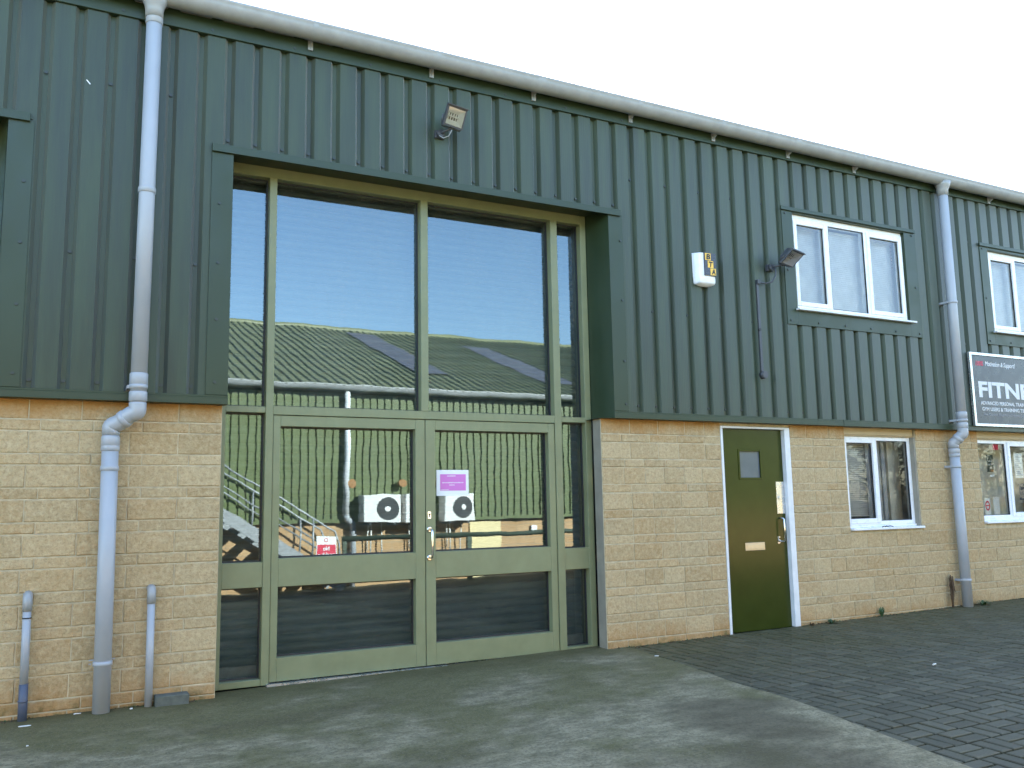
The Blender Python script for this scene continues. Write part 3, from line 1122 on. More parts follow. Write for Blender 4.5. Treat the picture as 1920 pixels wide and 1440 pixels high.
def upper_window(W, mull, label=None):
    a0, a1, c0, c1 = W[4:]
    yf = -0.060
    f = MB()
    zs = c0 + .035
    x0, x1 = a0 + .003, a1 - .003
    zt = c1 - .038
    f.box(a0, a1, -0.050, 0.06, zt + .001, c1 - .001)                     # head add-on
    frame_rect(f, x0, x1, zs, zt, .032, yf, .02)
    m1, m2 = mull
    f.box(m1 - .02, m1 + .02, yf + .001, .02, zs + .032, zt - .032)
    f.box(m2 - .02, m2 + .02, yf + .001, .02, zs + .032, zt - .032)
    o = f.build("window", 'white', bld, bevel=0.003)
    one("window_sill", lambda b: (b.box(a0 - .03, a1 + .05, -0.150, -0.0965, c0 - .004, c0 + .018), b.box(a0, a1, -0.0965, .05, c0 + .002, c0 + .034)), 'white_dirty', o, bevel=0.003)
    zb = zs + .028; zh = zt - .028
    for (p, q, sash) in ((x0 + .027, m1 - .018, True), (m1 + .021, m2 - .021, False), (m2 + .018, x1 - .027, True)):
        gx0, gx1, gz0, gz1 = p, q, zs + .033, zt - .033
        if sash:
            s = MB(); frame_rect(s, p, q, zb, zh, .050, yf - .014, .0)
            so = s.build("sash", 'white', o, bevel=0.004)
            gx0, gx1, gz0, gz1 = p + .049, q - .049, zb + .049, zh - .049
        k = MB(); frame_rect(k, gx0, gx1, gz0, gz1, .006, yf + .006, yf + .020)
        k.build("gasket", 'black', o)
        one("pane", lambda b: b.poly([(gx0, yf + .016, gz0), (gx1, yf + .016, gz0), (gx1, yf + .016, gz1), (gx0, yf + .016, gz1)]), 'winglass', o)
    blind(o, x0 + .03, x1 - .03, zs + .05, zt - .07, .085, 'blind', gap=.0235, tilt=78)
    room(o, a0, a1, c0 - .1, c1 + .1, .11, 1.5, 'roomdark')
    return o


upper_window(W1, (7.80, 8.415))
upper_window(W2, (11.22, 11.86))


def lower_window(x0, x1, z0, zt, xm, left_sash, depth, roommat):
    yf = 0.066
    f = MB()
    frame_rect(f, x0 + .003, x1 - .028, z0 + .055, zt - .075, .045, yf, .125)
    f.box(xm - .028, xm + .028, yf + .001, .125, z0 + .1, zt - .12)
    o = f.build("window", 'white', bld, bevel=0.003)
    one("window_head", lambda b: (b.box(x0 + .002, x1 - .01, 0.03, 0.13, zt - .060, zt + .02), b.box(x0 + .001, x1 - .012, .040, 0.128, zt - .074, zt - .0605)), 'lintel', o, bevel=0.002)
    one("window_sill", lambda b: (b.box(x0 + .004, x1 - .003, -0.045, .11, z0 + .004, z0 + .03), b.box(x0 + .003, x1 - .004, yf - .012, .12, z0 + .03, z0 + .0545)), 'white', o, bevel=0.004)
    one("window_reveal", lambda b: (b.box(x1 - .027, x1 + .006, 0.0105, 0.134, z0 + .03, zt - .075), ), 'reveal', o)
    a0, a1 = x0 + .048, x1 - .073
    for (p, q, sash) in ((a0, xm - .028, left_sash), (xm + .028, a1, not left_sash)):
        gx0, gx1, gz0, gz1 = p, q, z0 + .1, zt - .12
        if sash:
            s = MB(); frame_rect(s, p - .022, q + .024, z0 + .078, zt - .098, .052, yf - .014, .10)
            s.build("sash", 'white', o, bevel=0.004)
            gx0, gx1, gz0, gz1 = p + .03, q - .028, z0 + .13, zt - .150
        k = MB(); frame_rect(k, gx0, gx1, gz0, gz1, .006, yf + .010, yf + .026)
        k.build("gasket", 'black', o)
        one("pane", lambda b: b.poly([(gx0, yf + .022, gz0), (gx1, yf + .022, gz0), (gx1, yf + .022, gz1), (gx0, yf + .022, gz1)]), 'lowglass', o)
    room(o, x0 - .3, x1 + .3, z0 - .1, zt + .05, .136, depth, roommat)
    return o


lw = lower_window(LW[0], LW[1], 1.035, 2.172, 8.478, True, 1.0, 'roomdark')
blind(lw, LW[0] + .10, 8.45, 1.20, 2.02, .20, 'blindgrey', gap=.024, tilt=62)
one("inner_pillar", lambda b: b.box(8.95, 9.15, .30, .55, 1.0, 2.2), 'room', lw)
one("inner_curtain", lambda b: [b.box(8.55 + i * .045, 8.585 + i * .045, .28 + .015 * (i % 2), .30 + .015 * (i % 2), 1.1, 2.1) for i in range(8)], 'roomdark', lw)
gw = lower_window(GW[0], GW[1], 1.055, 2.172, 10.885, False, .30, 'room')  # room kept shallow and pale so the interior reads as lit

# ------------------------------------------------------------------ things on the wall
def flood(name, base, c, yawd, pitd, wd, ht, label):
    t = empty(name, base, label, "floodlight", "floodlights on the green cladding")
    X = Matrix.Translation(c) @ Euler((R(pitd), 0, R(yawd))).to_matrix().to_4x4()

    def P(x, y, z): return X @ Vector((x, y, z))
    h = MB()
    w2, h2 = wd / 2, ht / 2
    # front at local -y
    fr = [(-w2, -h2), (w2, -h2), (w2, h2), (-w2, h2)]
    bk = [(-w2 * .62, -h2 * .62), (w2 * .62, -h2 * .62), (w2 * .62, h2 * .62), (-w2 * .62, h2 * .62)]
    b0 = len(h.v)
    for (x, z) in fr: h.v.append(tuple(P(x, 0, z)))
    for (x, z) in fr: h.v.append(tuple(P(x, .025, z)))
    for (x, z) in bk: h.v.append(tuple(P(x, .085, z)))
    for k in range(4):
        k2 = (k + 1) % 4
        h.face((b0 + k, b0 + 4 + k, b0 + 4 + k2, b0 + k2)); h.face((b0 + 4 + k, b0 + 8 + k, b0 + 8 + k2, b0 + 4 + k2))
    h.face((b0 + 11, b0 + 10, b0 + 9, b0 + 8))
    iw, ih = w2 - .018, h2 - .016
    inn = [(-iw, -ih), (iw, -ih), (iw, ih), (-iw, ih)]
    b1 = len(h.v)
    for (x, z) in inn: h.v.append(tuple(P(x, 0, z)))
    for k in range(4):
        k2 = (k + 1) % 4
        h.face((b0 + k, b0 + k2, b1 + k2, b1 + k))
    h.box(-w2 - .004, w2 + .004, -.012, .02, h2, h2 + .010, X)
    for i in range(5):
        xx = -w2 * .5 + i * w2 * .25
        h.box(xx - .004, xx + .004, .05, .10, -h2 * .6, h2 * .6, X)
    ho = h.build("housing", 'darkmetal', t)
    rf = MB()
    b2 = len(rf.v)
    for (x, z) in inn: rf.v.append(tuple(P(x, .0, z)))
    for (x, z) in inn: rf.v.append(tuple(P(x * .55, .055, z * .35)))
    for k in range(4):
        k2 = (k + 1) % 4
        rf.face((b2 + k, b2 + k2, b2 + 4 + k2, b2 + 4 + k))
    rf.face((b2 + 4, b2 + 5, b2 + 6, b2 + 7))
    rf.build("reflector", 'lampglass', t)
    one("lamp_tube", lambda b: b.cyl(P(-iw * .6, .028, 0), P(iw * .6, .028, 0), .007, 10), 'white', t)
    one("lens", lambda b: b.poly([P(x, -.001, z) for (x, z) in inn]), 'lowglass', t)
    bb = Vector(base)

    def brk(b):
        b.box(bb.x - .045, bb.x + .045, -0.115, -0.084, bb.z - .035, bb.z + .035)
        b.cyl((bb.x, -0.115, bb.z), (bb.x, -0.150, bb.z), .034, 18)
        q = P(0, .03, -h2 - .012)
        b.ring_tube([(bb.x, -0.145, bb.z), (bb.x + .02, -0.185, bb.z + .005), q, P(0, .03, -h2)], .011, 10)
        for sx in (-1, 1):
            b.ring_tube([q, P(sx * w2 * .9, .03, -h2 - .012), P(sx * w2 * 1.06, .03, -h2 * .6), P(sx * w2 * 1.06, .03, 0)], .007, 8)
    one("bracket", brk, 'darkmetal', t)
    return t, P


f1, P1 = flood("floodlight", (2.975, -0.10, 4.690), (3.055, -0.285, 4.795), 14, 26, .215, .180, "square floodlight high above the glazed entrance, under the gutter")
one("cable", lambda b: b.ring_tube([(2.955, -.15, 4.66), (2.985, -.17, 4.635), (3.03, -.19, 4.655), (3.045, -.22, 4.70)], .0045, 8), 'gutter', f1)
f2, P2 = flood("floodlight", (6.845, -0.10, 3.885), (6.990, -0.300, 3.955), 20, 50, .280, .190, "wide floodlight beside the upper white window, wired to a dark conduit")

cd = MB()
cd.box(6.640, 6.675, -0.110, -0.086, 2.74, 3.70)
cd.box(6.640, 6.680, -0.130, -0.085, 3.685, 3.735)
cond = tag(cd.build("cable_conduit", 'darkmetal', loc=(6.66, -0.085, 2.70), bevel=0.004), "dark vertical cable conduit on the cladding below the wide floodlight", "conduit")
one("junction_box", lambda b: (b.cyl((6.665, -0.086, 2.705), (6.665, -0.135, 2.705), .042, 20), b.cyl((6.665, -0.135, 2.705), (6.665, -0.140, 2.705), .036, 20)), 'darkmetal', cond)
one("flexible_cable", lambda b: b.ring_tube([(6.665, -.115, 3.705), (6.74, -.14, 3.695), (6.81, -.16, 3.715), (6.85, -.175, 3.775), (6.862, -.175, 3.83), (6.855, -.16, 3.88)], .0095, 10), 'darkmetal', cond)
one("saddle_clip", lambda b: b.cyl((6.643, -.10, 3.19), (6.643, -.122, 3.19), .016, 12), 'black', cond)


def alarm():
    x0, x1, z0, z1 = 5.795, 6.045, 3.585, 3.945
    t = empty("alarm_box", (5.92, -0.085, 3.76), "white burglar alarm box with black and amber letter panel on the cladding", "alarm box")
    b = MB()
    nx, nz = 14, 20
    b.smooth = True
    for j in range(nz + 1):
        v = j / nz
        for i in range(nx + 1):
            u = i / nx
            # tapered sides and a rounded lower edge
            s_ = 1.0 - 0.06 * (1 - v) ** 2 - (0.10 * (1 - v / .14) ** 2 if v < .14 else 0)
            x = (x0 + x1) / 2 + (u - .5) * (x1 - x0) * s_
            z = z0 + (z1 - z0) * v + 0.02 * (abs(u - .5) * 2) ** 3 * (1 if v < .05 else 0) - 0.012 * (abs(u - .5) * 2) ** 2 * (v ** 6)
            edge = min(u, 1 - u, ) * 2
            du = min(1, edge / .11)
            dv = min(1, v / .12, (1 - v) / .06)
            d = 0.075 * (1 - (1 - du) ** 3) ** .5 * (1 - (1 - dv) ** 3) ** .5 + 0.010 * math.sin(math.pi * u)
            if v < .24: d += 0.004
            b.v.append((x, -0.086 - d, z))
    for j in range(nz):
        for i in range(nx):
            a = j * (nx + 1) + i
            b.face((a, a + 1, a + nx + 2, a + nx + 1))
    b.smooth = False
    b.box(x0 + .008, x1 - .008, -0.0865, -0.070, z0 + .03, z1 - .01)
    b.build("cover", 'white', t)
    yp = -0.1835
    one("letter_panel", lambda q: q.box(5.879, 6.026, yp - .0015, yp + .03, 3.688, 3.926), 'signblack', t)
    for (ch, cx, cz) in (("B", 5.922, 3.884), ("T", 5.953, 3.806), ("A", 5.984, 3.729)):
        sq = one("letter_square", lambda q: q.box(cx - .036, cx + .036, yp - .0035, yp - .0016, cz - .036, cz + .036), 'yellow', t)
        text_mesh(ch, .050, .056, (cx + .003, yp - .0055, cz), FRONT, 'black', sq, "letter", bold=.03, shear=.12)


alarm()


def gym_sign():
    x0, x1, z0, z1 = 10.035, 11.95, 2.245, 3.168
    y0, y1 = -0.135, -0.100
    t = empty("wall_sign", (11.0, -0.1, 2.245), "black framed wall sign with large white capitals beside the right drainpipe", "sign")
    one("sign_panel", lambda b: b.box(x0 + .02, x1 - .02, y0 + .012, y1, z0 + .02, z1 - .02), 'signblack', t)
    f = MB(); frame_rect(f, x0, x1, z0, z1, .036, y0, y1 + .002); f.build("sign_frame", 'alu', t, bevel=0.004)
    y = y0 + .0105
    text_mesh("100%", .155, .062, (10.225, y, 3.033), FRONT, 'signred', t, "lettering", bold=.03, shear=.25)
    text_mesh("Motivation & Support!", .60, .078, (10.63, y, 3.027), FRONT, 'signwhite', t, "lettering", bold=.02, shear=.3)
    text_mesh("FITNESS", 1.375, .205, (10.855, y, 2.707), FRONT, 'signwhite', t, "lettering", bold=.035)
    text_mesh("ADVANCED PERSONAL TRAINING", .98, .046, (10.675, y, 2.538), FRONT, 'signwhite', t, "lettering", bold=.02)
    text_mesh("GYM USERS & TRAINING TIMES", .93, .046, (10.665, y, 2.462), FRONT, 'signwhite', t, "lettering", bold=.02)
    text_mesh("The Centre, Registered Home Gym", .84, .046, (10.635, y, 2.392), FRONT, 'signdim', t, "lettering")


gym_sign()


def notice():
    x0, x1, z0, z1 = 3.085, 3.400, 1.482, 1.712
    t = empty("paper_notice", (3.24, .28, z0), "white paper notice with a magenta panel stuck on the right glazed door", "notice")
    one("sheet", lambda b: b.box(x0, x1, .2795, .2815, z0, z1), 'paper', t)
    one("printed_panel", lambda b: b.box(x0 + .035, x1 - .028, .2782, .2794, z0 + .045, z1 - .038), 'magenta', t)
    def lines(b):
        rnd = random.Random(3)
        for (cx, zc, n, hh) in ((3.24, 1.658, 10, .010), (3.255, 1.598, 22, .009), (3.24, 1.577, 6, .008), (3.17, 1.534, 9, .008)):
            x = cx - n * .0052
            for i in range(n):
                ww = rnd.uniform(.004, .008)
                b.box(x, x + ww, .2772, .2781, zc - hh / 2 * rnd.uniform(.6, 1), zc + hh / 2 * rnd.uniform(.6, 1))
                x += ww + .003
    one("print", lines, 'paper', t)


notice()


def poster(name, x0, x1, z0, z1, y, m, label, cat, extra=None):
    o = tag(one(name, lambda b: b.box(x0, x1, y, y + .003, z0, z1), m, loc=((x0 + x1) / 2, y, z0)), label, cat)
    return o


yp = .0935
poster("sticker", 10.655, 10.765, 1.975, 2.045, yp, 'red', "small red sticker in the top corner of the right ground floor window", "sticker")
p1 = poster("poster", 10.512, 10.639, 1.695, 1.91, yp, 'postergreen', "small dark green poster inside the right ground floor window", "poster")
one("print", lambda b: (b.box(10.53, 10.62, yp - .001, yp - .0002, 1.825, 1.838), b.box(10.53, 10.625, yp - .001, yp - .0002, 1.785, 1.80), b.box(10.55, 10.61, yp - .001, yp - .0002, 1.742, 1.758)), 'signdim', p1)
one("print", lambda b: b.box(10.575, 10.632, yp - .001, yp - .0002, 1.70, 1.725), 'copper', p1)
poster("label_strip", 10.55, 10.641, 1.634, 1.661, yp, 'paper', "narrow white strip below the dark green poster", "label")
p2 = poster("warning_sign", 10.395, 10.51, 1.16, 1.37, yp, 'paper', "white card with a red ring low in the right ground floor window", "sign")


def ringm(b):
    n = 28
    c = Vector((10.452, yp - .001, 1.275))
    base = len(b.v)
    for k in range(n):
        a = 2 * math.pi * k / n
        for r_ in (.030, .046): b.v.append((c.x + r_ * math.cos(a), c.y, c.z + r_ * 1.35 * math.sin(a)))
    for k in range(n):
        k2 = (k + 1) % n
        b.face((base + 2 * k, base + 2 * k2, base + 2 * k2 + 1, base + 2 * k + 1))
    b.box(10.42, 10.485, yp - .0012, yp - .0004, 1.27, 1.283)


one("red_ring", ringm, 'red', p2)
poster("white_carton", 10.615, 10.731, 1.158, 1.38, yp + .03, 'white', "tall white carton on the sill inside the right ground floor window", "carton")
p3 = poster("poster", 11.064, 11.236, 1.62, 1.936, yp, 'paper', "white printed sheet on the opening light of the right ground floor window", "poster")
one("print", lambda b: [b.box(11.085, 11.215 - .03 * (i % 3), yp - .001, yp - .0002, 1.65 + i * .026, 1.658 + i * .026) for i in range(10)], 'signdim', p3)
poster("poster", 11.114, 11.337, 1.337, 1.545, yp, 'posterblue', "dark blue poster under the white sheet in the right ground floor window", "poster")

# ------------------------------------------------------------------ short pipes, stone block, weeds, litter
def stub(x, z1, zg, split, label):
    t = empty("vent_pipe", (x, -0.055, zg), label, "pipe", "short grey pipes at the wall foot")
    r = .0265
    zs = zg + split
    one("pipe_shaft", lambda b: b.cyl((x, -.055, zs), (x - .004, -.055, z1 - .09), r, 20), 'pipe', t)
    one("pipe_elbow", lambda b: b.ring_tube([(x - .004, -.055, z1 - .105), (x - .004, -.055, z1 - .04), (x - .004, -.047, z1 - .014), (x - .004, -.03, z1 - .003), (x - .004, .012, z1)], [r + .004] * 5, 20), 'gutter', t)
    if split > .05:
        one("lower_sleeve", lambda b: (b.cyl((x + .002, -.055, zg - .02), (x, -.055, zs), r + .002, 20), b.ring_tube([(x, -.055, zs - .12), (x, -.055, zs - .11), (x, -.055, zs - .105)], [r + .003, r + .006, r + .002], 20)), 'pipe_dark', t)
        one("pipe_band", lambda b: b.cyl((x - .003, -.055, z1 - .155), (x - .003, -.055, z1 - .147), r + .0025, 20), 'black', t)
    return t


stub(-0.076, 0.835, 0.0, 0.25, "short grey pipe with a dark lower end, left of the tall drainpipe")
stub(0.714, 0.835, 0.004, 0.0, "short plain grey pipe between the tall drainpipe and the glazed entrance")


def rubble():
    b = MB()
    b.box(0.755, 0.985, -0.105, 0.002, -0.01, 0.082)
    o = b.build("concrete_block", 'concreteblock', loc=(0.87, -0.05, 0.0), bevel=0.008, seg=2)
    tag(o, "loose grey mossy concrete block lying at the wall beside the short plain pipe", "block")


rubble()


def weed(x, y, r_, h_, n, m, label, seed, name="weed"):
    rnd = random.Random(seed)
    z0 = gz(x, y)
    b = MB()
    for i in range(n):
        a = rnd.uniform(0, 2 * math.pi); l = rnd.uniform(.4, 1) * r_
        hh = rnd.uniform(.3, 1) * h_
        p0 = Vector((x + rnd.uniform(-.012, .012), y + rnd.uniform(-.012, .012), z0))
        p1 = p0 + Vector((math.cos(a) * l * .5, math.sin(a) * l * .5, hh))
        p2 = p0 + Vector((math.cos(a) * l, math.sin(a) * l, hh * rnd.uniform(.5, 1.05)))
        s_ = Vector((-math.sin(a), math.cos(a), 0)) * rnd.uniform(.004, .010)
        b.poly([p0 - s_ * .4, p0 + s_ * .4, p1 + s_, p1 - s_])
        b.poly([p1 - s_, p1 + s_, p2])
    tag(b.build(name, m, loc=(x, y, z0)), label, "weed", "weeds along the wall foot")


weed(8.25, -0.05, .07, .11, 26, 'leaf', "small green weed at the wall foot under the ground floor white window", 1)
weed(7.45, -0.08, .09, .05, 34, 'leaf', "low green weed between the green door and the ground floor window", 2)
weed(7.18, -0.06, .05, .04, 24, 'leafdry', "withered brown tuft just right of the green door frame", 3)
weed(9.90, -0.12, .14, .06, 50, 'leaf', "dark flat weed just right of the right drainpipe foot", 4)
weed(9.45, -0.05, .07, .38, 34, 'leafdry', "dead brown weed standing against the wall left of the right drainpipe", 5)
for i in range(16):
    pass


def litter(x, y, l, wd, a, label, name="litter", cat="litter", m='litter', on=0.0135):
    z = gz(x, y) + on
    X = Matrix.Translation((x, y, z)) @ Matrix.Rotation(R(a), 4, 'Z')
    b = MB()
    b.ring_tube([X @ Vector((-l / 2, 0, wd / 2)), X @ Vector((-l / 4, .002, wd / 2 + .001)), X @ Vector((l / 2, -.001, wd / 2))], [wd / 2, wd / 2, wd / 2 * .9], 8)
    tag(b.build(name, m, loc=(x, y, z)), label, cat, "scraps of litter on the ground")


litter(0.60, -0.10, .016, .011, 20, "white scrap on the concrete between the tall drainpipe and the plain short pipe")
litter(-0.03, -0.85, .011, .008, 40, "white speck on the concrete in the lower left foreground")
litter(6.30, -2.19, .05, .012, 15, "pale scrap lying in the middle of the block paving", on=.008)
litter(4.79, -0.58, .035, .008, -30, "white scrap at the corner where apron and paving meet the wall")
litter(0.26, -0.06, .045, .008, 5, "thin pale scrap at the wall left of the tall drainpipe foot")


def band():
    b = MB()
    c = Vector((-0.055, -0.26, gz(0, 0) + .016))
    pts = [c + Vector((.036 * math.cos(a), .012 * math.sin(a), 0)) for a in [2 * math.pi * k / 20 for k in range(21)]]
    b.ring_tube(pts, .0022, 6, caps=False)
    tag(b.build("rubber_band", 'litter', loc=tuple(c)), "thin pale oval loop on the concrete below the dark-ended short pipe", "rubber band", "scraps of litter on the ground")


band()


def twig():
    b = MB()
    z = 1.035 + .034
    b.ring_tube([(8.38, -.035, z), (8.42, -.030, z + .008), (8.46, -.034, z + .004), (8.52, -.028, z + .010), (8.56, -.035, z + .002)], .005, 6)
    b.ring_tube([(8.44, -.030, z), (8.47, -.02, z + .012), (8.50, -.02, z + .002)], .004, 6)
    tag(b.build("twig", 'black', loc=(8.47, -.03, z)), "small black twig on the white sill of the two-light ground floor window", "twig")


twig()
scr_b = MB()
scr_b.box(0.115, 0.155, -.0875, -.0845, 4.585, 4.592, Matrix.Translation((0.135, 0, 4.588)) @ Matrix.Rotation(R(48), 4, 'Y') @ Matrix.Translation((-0.135, 0, -4.588)))
scr_b.build("scratch_mark", 'litter', bld)

# ------------------------------------------------------------------ the unit across the yard (seen in the glass)
YO = -10.35
opp = empty("olive_warehouse", (8, YO, -0.23), "low olive-green corrugated warehouse across the yard, mirrored in the glazed entrance", "building")


def build_opp():
    x0, x1 = -12.0, 18.5
    one("wall", lambda b: b.box(x0, x1, YO - .25, YO, -0.6, 1.16), 'oppbrick', opp)
    c = MB()
    pitch = .165
    n = int((x1 - x0) / pitch)
    for i in range(n):
        a = x0 + i * pitch
        P = [(a, YO + .09), (a + .115, YO + .09), (a + .128, YO + .055), (a + .152, YO + .055), (a + .165, YO + .09)]
        for (p, yp_), (q, yq) in zip(P[:-1], P[1:]):
            c.poly([(q, yq, 1.17), (p, yp_, 1.17), (p, yp_, 3.80), (q, yq, 3.80)])
    c.build("cladding", 'oppclad', opp)
    one("drip_trim", lambda b: b.box(x0, x1, YO - .05, YO + .105, 1.10, 1.17), 'oppclad', opp)
    r = MB()
    ye, ze, yr, zr = YO + .16, 3.90, -18.35, 6.80
    pitch = .20
    n = int((x1 - x0) / pitch)
    sl = Vector((0, yr - ye, zr - ze)).normalized(); nn = Vector((0, -sl.z, sl.y)); nn = nn if nn.z > 0 else -nn
    for i in range(n):
        a = x0 + i * pitch
        P = [(a, 0), (a + .145, 0), (a + .155, .036), (a + .19, .036), (a + .20, 0)]
        for (p, hp), (q, hq) in zip(P[:-1], P[1:]):
            A = lambda x, h, y, z: (x, y + nn.y * h, z + nn.z * h)
            r.poly([A(q, hq, ye, ze), A(p, hp, ye, ze), A(p, hp, yr, zr), A(q, hq, yr, zr)])
    r.poly([(x0, yr, zr), (x1, yr, zr), (x1, -26, 3.9), (x0, -26, 3.9)])
    ro = r.build("roof", 'opproof', opp)
    one("ridge_cap", lambda b: b.cyl((x0, yr, zr + .02), (x1, yr, zr - .02), .10, 10), 'opproof', ro)
    for (xa, u0, u1) in ((7.7, .22, .93), (11.1, .16, .80)):
        def rl(b):
            for i in range(3):
                p, q = xa + i * .30, xa + i * .30 + .29
                f = lambda x, u: (x, ye + (yr - ye) * u + nn.y * .040, ze + (zr - ze) * u + nn.z * .040)
                b.poly([f(q, u0), f(p, u0), f(p, u1), f(q, u1)])
        one("rooflight", rl, 'rooflight', ro)
    g = MB()
    pts = []
    g.smooth = True
    base = len(g.v)
    for k in range(9):
        a = math.pi + math.pi * k / 8
        for x in (x0, x1): g.v.append((x, YO + .25 + .11 * math.cos(a), 3.90 + .11 * math.sin(a)))
    for k in range(8): g.face((base + 2 * k, base + 2 * k + 1, base + 2 * k + 3, base + 2 * k + 2))
    g.smooth = False
    g.box(x0, x1, YO + .135, YO + .14, 3.78, 3.96)
    g.build("gutter", 'gutter', opp)
    one("end_wall", lambda b: (b.box(x0, x0 + .1, -26, YO - .25, -.6, 3.9), b.box(x1 - .1, x1, -26, YO - .25, -.6, 3.9)), 'oppclad', opp)
    one("access_hatch", lambda b: (b.box(8.34, 9.11, YO, YO + .03, -.25, 1.06), b.box(8.36, 9.09, YO + .03, YO + .034, .4, .405)), 'hatch', opp)
    one("alarm_sounder", lambda b: b.box(9.87, 10.02, YO + .0, YO + .06, .80, .93), 'white', opp, bevel=.01)


build_opp()
t = empty("drainpipe", (5.45, YO + .15, -.2), "pale downpipe on the olive warehouse, mirrored in the left glazed door", "drainpipe")
one("upper_pipe", lambda b: b.cyl((5.42, YO + .2, 3.8), (5.42, YO + .2, 1.25), .06, 16), 'white_dirty', t)
one("lower_pipe", lambda b: b.ring_tube([(5.42, YO + .2, 1.27), (5.44, YO + .19, 1.18), (5.58, YO + .12, 1.08), (5.61, YO + .10, .98), (5.61, YO + .10, -.25)], .06, 16), 'pipe', t)


def condenser(x0, x1, label):
    y0, y1, z0, z1 = YO + .12, YO + .46, 1.09, 1.665
    t = empty("condenser_unit", ((x0 + x1) / 2, y0, z0), label, "air conditioner", "condensers on the olive warehouse wall")
    one("casing", lambda b: b.box(x0, x1, y0, y1, z0, z1), 'acwhite', t, bevel=.012)
    cx, cz, r_ = x1 - .27, (z0 + z1) / 2, .225
    one("fan_grille", lambda b: [b.cyl((cx, y1, cz), (cx, y1 + .012, cz), r_, 36)], 'black', t)

    def rings(b):
        for q in (.08, .13, .18, .222):
            pts = [(cx + q * math.cos(2 * math.pi * k / 28), y1 + .016, cz + q * math.sin(2 * math.pi * k / 28)) for k in range(29)]
            b.ring_tube(pts, .003, 5, caps=False)
    one("grille_wire", rings, 'darkmetal', t)
    one("fan_hub", lambda b: b.cyl((cx, y1 + .012, cz), (cx, y1 + .022, cz), .055, 20), 'acwhite', t)
    one("wall_bracket", lambda b: [b.box(xx, xx + .04, YO + .05, y1, z0 - .05, z0) for xx in (x0 + .12, x1 - .16)], 'darkmetal', t)
    one("refrigerant_pipe", lambda b: [b.cyl((xx, YO + .14, z0), (xx, YO + .1, z0 - .55 - .1 * k), .014, 8) for k, xx in enumerate((x0 + .2, x0 + .27, x0 + .5))], 'litter', t)
    return t


condenser(5.70, 6.50, "cream air conditioner unit nearest the pale downpipe, mirrored in the left door")
condenser(6.60, 7.34, "cream air conditioner in the middle of the row, mirrored across the door gap")
condenser(7.56, 8.26, "cream air conditioner farthest from the pale downpipe, mirrored in the right door")
for (x, lab) in ((5.53, "round terracotta flue cowl beside the pale downpipe, mirrored in the glass"), (6.62, "round terracotta flue cowl above the middle cream condenser, mirrored in the glass"), (7.52, "round terracotta flue cowl above the cream condenser farthest from the downpipe")):
    b = MB()
    b.cyl((x, YO + .08, 1.90), (x, YO + .22, 1.90), .055, 16)
    b.ring_tube([(x, YO + .22, 1.90), (x, YO + .225, 1.90), (x, YO + .25, 1.90)], [.055, .085, .085], 16)
    tag(b.build("flue_cowl", 'copper', loc=(x, YO + .08, 1.90)), lab, "flue", "flue cowls on the olive warehouse")

t = empty("barrier_rail", (8, YO + .82, -.2), "long dark green tubular barrier rail in front of the olive warehouse", "railing")
one("rail", lambda b: b.cyl((5.15, YO + .82, .80), (20.0, YO + .82, .80), .05, 14), 'railgreen', t)
for x in (5.2, 7.94, 10.7, 13.5, 16.3, 19.1):
    one("post", lambda b: b.box(x - .045, x + .045, YO + .775, YO + .865, -.4, .76), 'railgreen', t)


def stair():
    t = empty("outside_stair", (3.0, YO + .6, -.2), "galvanised outside staircase against the olive warehouse, mirrored in the left sidelight", "staircase")
    ya, yb = YO + .15, YO + 1.10
    xb, zb, k = 5.15, -.22, -.63
    def P(x, dz, y): return (x, y, zb + k * (x - xb) + dz)
    xt = -.1
    for y in (ya, yb):
        def st(b):
            b.box(-1, 1, -.008, .008, -.11, .11, Matrix.Translation(((xb + xt) / 2, y, zb + k * ((xt - xb) / 2) + .12)) @ Matrix.Rotation(math.atan(-k), 4, 'Y') @ Matrix.Diagonal(((xb - xt) / 2 / math.cos(math.atan(-k)), 1, 1, 1)))
        one("stringer", st, 'galv', t)
        one("handrail", lambda b: (b.ring_tube([P(xt, 1.02, y), P(4.92, 1.02, y), (5.0, y, zb + .95), (5.0, y, -.25)], .021, 10), b.cyl(P(xt, .62, y), P(4.95, .62, y), .017, 10)), 'galv', t)
        for x in (.9, 2.3, 3.62, 4.5):
            one("baluster", lambda b: b.cyl(P(x, .1, y), P(x, 1.0, y), .019, 8), 'galv', t)
    n = 18
    for i in range(n):
        x = xb - .1 - i * (xb - xt - .1) / n
        one("tread", lambda b: b.box(x - .125, x + .125, ya + .01, yb - .01, P(x, .13, 0)[2] - .015, P(x, .13, 0)[2] + .015), 'galv', t)
    one("landing", lambda b: (b.box(-2.0, xt, ya, yb, 3.03, 3.10), b.box(-2.0, -1.9, ya, ya + .1, -.4, 3.03), b.box(-2.0, -1.9, yb - .1, yb, -.4, 3.03)), 'galv', t)


stair()


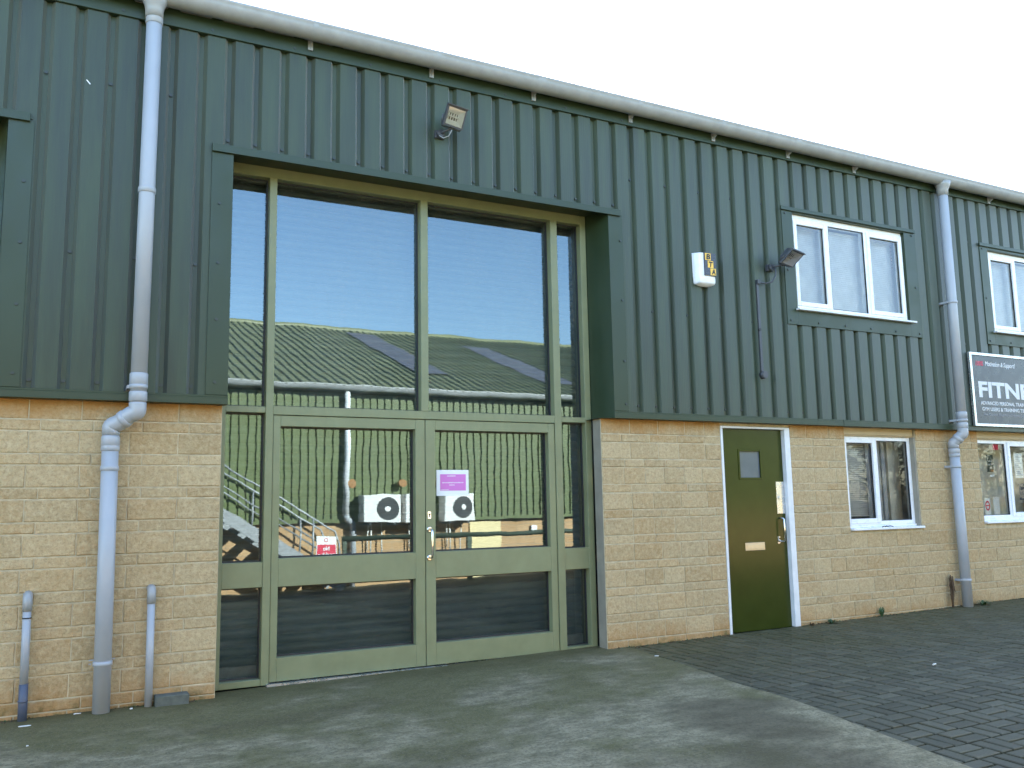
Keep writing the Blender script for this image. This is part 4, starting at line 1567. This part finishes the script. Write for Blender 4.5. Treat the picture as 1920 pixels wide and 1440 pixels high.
def no_parking():
    x0, x1, z0, z1 = 4.55, 4.93, .34, .86
    y = YO + 1.15
    t = empty("parking_sign", (4.74, y, z0), "white and red parking sign tied to the stair railing, mirrored in the left door", "sign")
    one("board", lambda b: b.box(x0, x1, y, y + .006, z0, z1), 'paper', t)
    one("red_panel", lambda b: b.box(x0 + .012, x1 - .012, y + .006, y + .0075, z0 + .03, z0 + .37), 'red', t)
    text_mesh("No", .12, .085, (4.74, y + .010, z0 + .295), BACK, 'paper', t, "lettering", bold=.03)
    text_mesh("parking", .32, .12, (4.74, y + .010, z0 + .165), BACK, 'paper', t, "lettering", bold=.03)

    def sym(b):
        n = 20; base = len(b.v); c = (4.74, y + .008, z0 + .45)
        for k in range(n):
            a = 2 * math.pi * k / n
            for r_ in (.028, .04): b.v.append((c[0] + r_ * math.cos(a), c[1], c[2] + r_ * math.sin(a)))
        for k in range(n):
            k2 = (k + 1) % n
            b.face((base + 2 * k, base + 2 * k + 1, base + 2 * k2 + 1, base + 2 * k2))
    one("symbol", sym, 'red', t)


no_parking()


def hedge(x, y, h, wd, seed, label):
    rnd = random.Random(seed)
    z0 = gz(x, y) - .05
    t = empty("evergreen_tree", (x, y, z0), label, "tree", "evergreens beyond the end of the olive warehouse")
    one("trunk", lambda b: [b.ring_tube([(x, y, z0 - .1), (x + .05, y, z0 + h * .35), (x - .04, y + .05, z0 + h * .8)], [.11, .08, .03], 10)] + [b.ring_tube([(x, y, z0 + h * k), (x + wd * .3 * math.cos(k * 21), y + wd * .3 * math.sin(k * 21), z0 + h * (k + .14))], [.04, .012], 6) for k in (.2, .3, .4, .5, .6)], 'leafdry', t)
    b = MB()
    clumps = []
    for i in range(70):
        u = rnd.random() ** .8
        rr = wd * .5 * (1 - u) ** .55 * rnd.uniform(.35, 1)
        a = rnd.uniform(0, 6.283)
        clumps.append(Vector((x + rr * math.cos(a), y + rr * math.sin(a), z0 + h * (.08 + .90 * u))))
    for c in clumps:
        s_ = rnd.uniform(.18, .38)
        for k in range(90):
            d = Vector((rnd.gauss(0, 1), rnd.gauss(0, 1), rnd.gauss(0, 1))) * s_ * .55
            p = c + d
            u = Vector((rnd.gauss(0, 1), rnd.gauss(0, 1), rnd.gauss(0, 1))).normalized() * rnd.uniform(.025, .055)
            v = u.cross(Vector((rnd.gauss(0, 1), rnd.gauss(0, 1), rnd.gauss(0, 1)))).normalized() * .022
            b.poly([p - u, p + v, p + u, p - v])
    b.build("crown", 'leafdark', t)


for i, (x, y, h, wd, lab) in enumerate(((19.8, -12.6, 4.6, 3.0, "evergreen nearest the end wall of the olive warehouse"), (22.2, -11.8, 4.2, 3.2, "shorter evergreen, second from the warehouse end wall"), (24.6, -12.8, 4.9, 3.2, "evergreen third from the warehouse end wall, the tallest of the row"), (27.0, -11.9, 4.3, 3.2, "evergreen fourth from the warehouse end wall"), (29.6, -12.6, 4.4, 3.4, "evergreen farthest from the warehouse end wall"))):
    hedge(x, y, h, wd, 40 + i, lab)


def foot_debris():
    rnd = random.Random(11)
    b = MB()
    for i in range(2600):
        x = rnd.choice((rnd.uniform(-0.6, 1.2), rnd.uniform(4.7, 6.1), rnd.uniform(7.1, 12.5), rnd.uniform(7.1, 12.5)))
        if noise.noise(Vector((x * 2.2, 0, 9))) < rnd.uniform(-.5, .45): continue
        y = -abs(rnd.gauss(0, .035)) + .004
        z = gz(x, y) + (.012 if x < 4.9 else .006)
        r_ = rnd.uniform(.004, .013)
        p = Vector((x, y, z))
        u = Vector((rnd.gauss(0, 1), rnd.gauss(0, 1), rnd.gauss(0, .5))).normalized() * r_
        v = Vector((rnd.gauss(0, 1), rnd.gauss(0, 1), abs(rnd.gauss(0, 1)))).normalized() * r_
        b.cur = 0 if rnd.random() < .6 else 1
        b.poly([p - u, p - v * .3, p + u, p + v])
    tag(b.build("moss_and_debris", ['leafdry', 'leaf']), "dark moss crumbs and dead leaf bits along the wall foot", "debris", None, "stuff")


foot_debris()
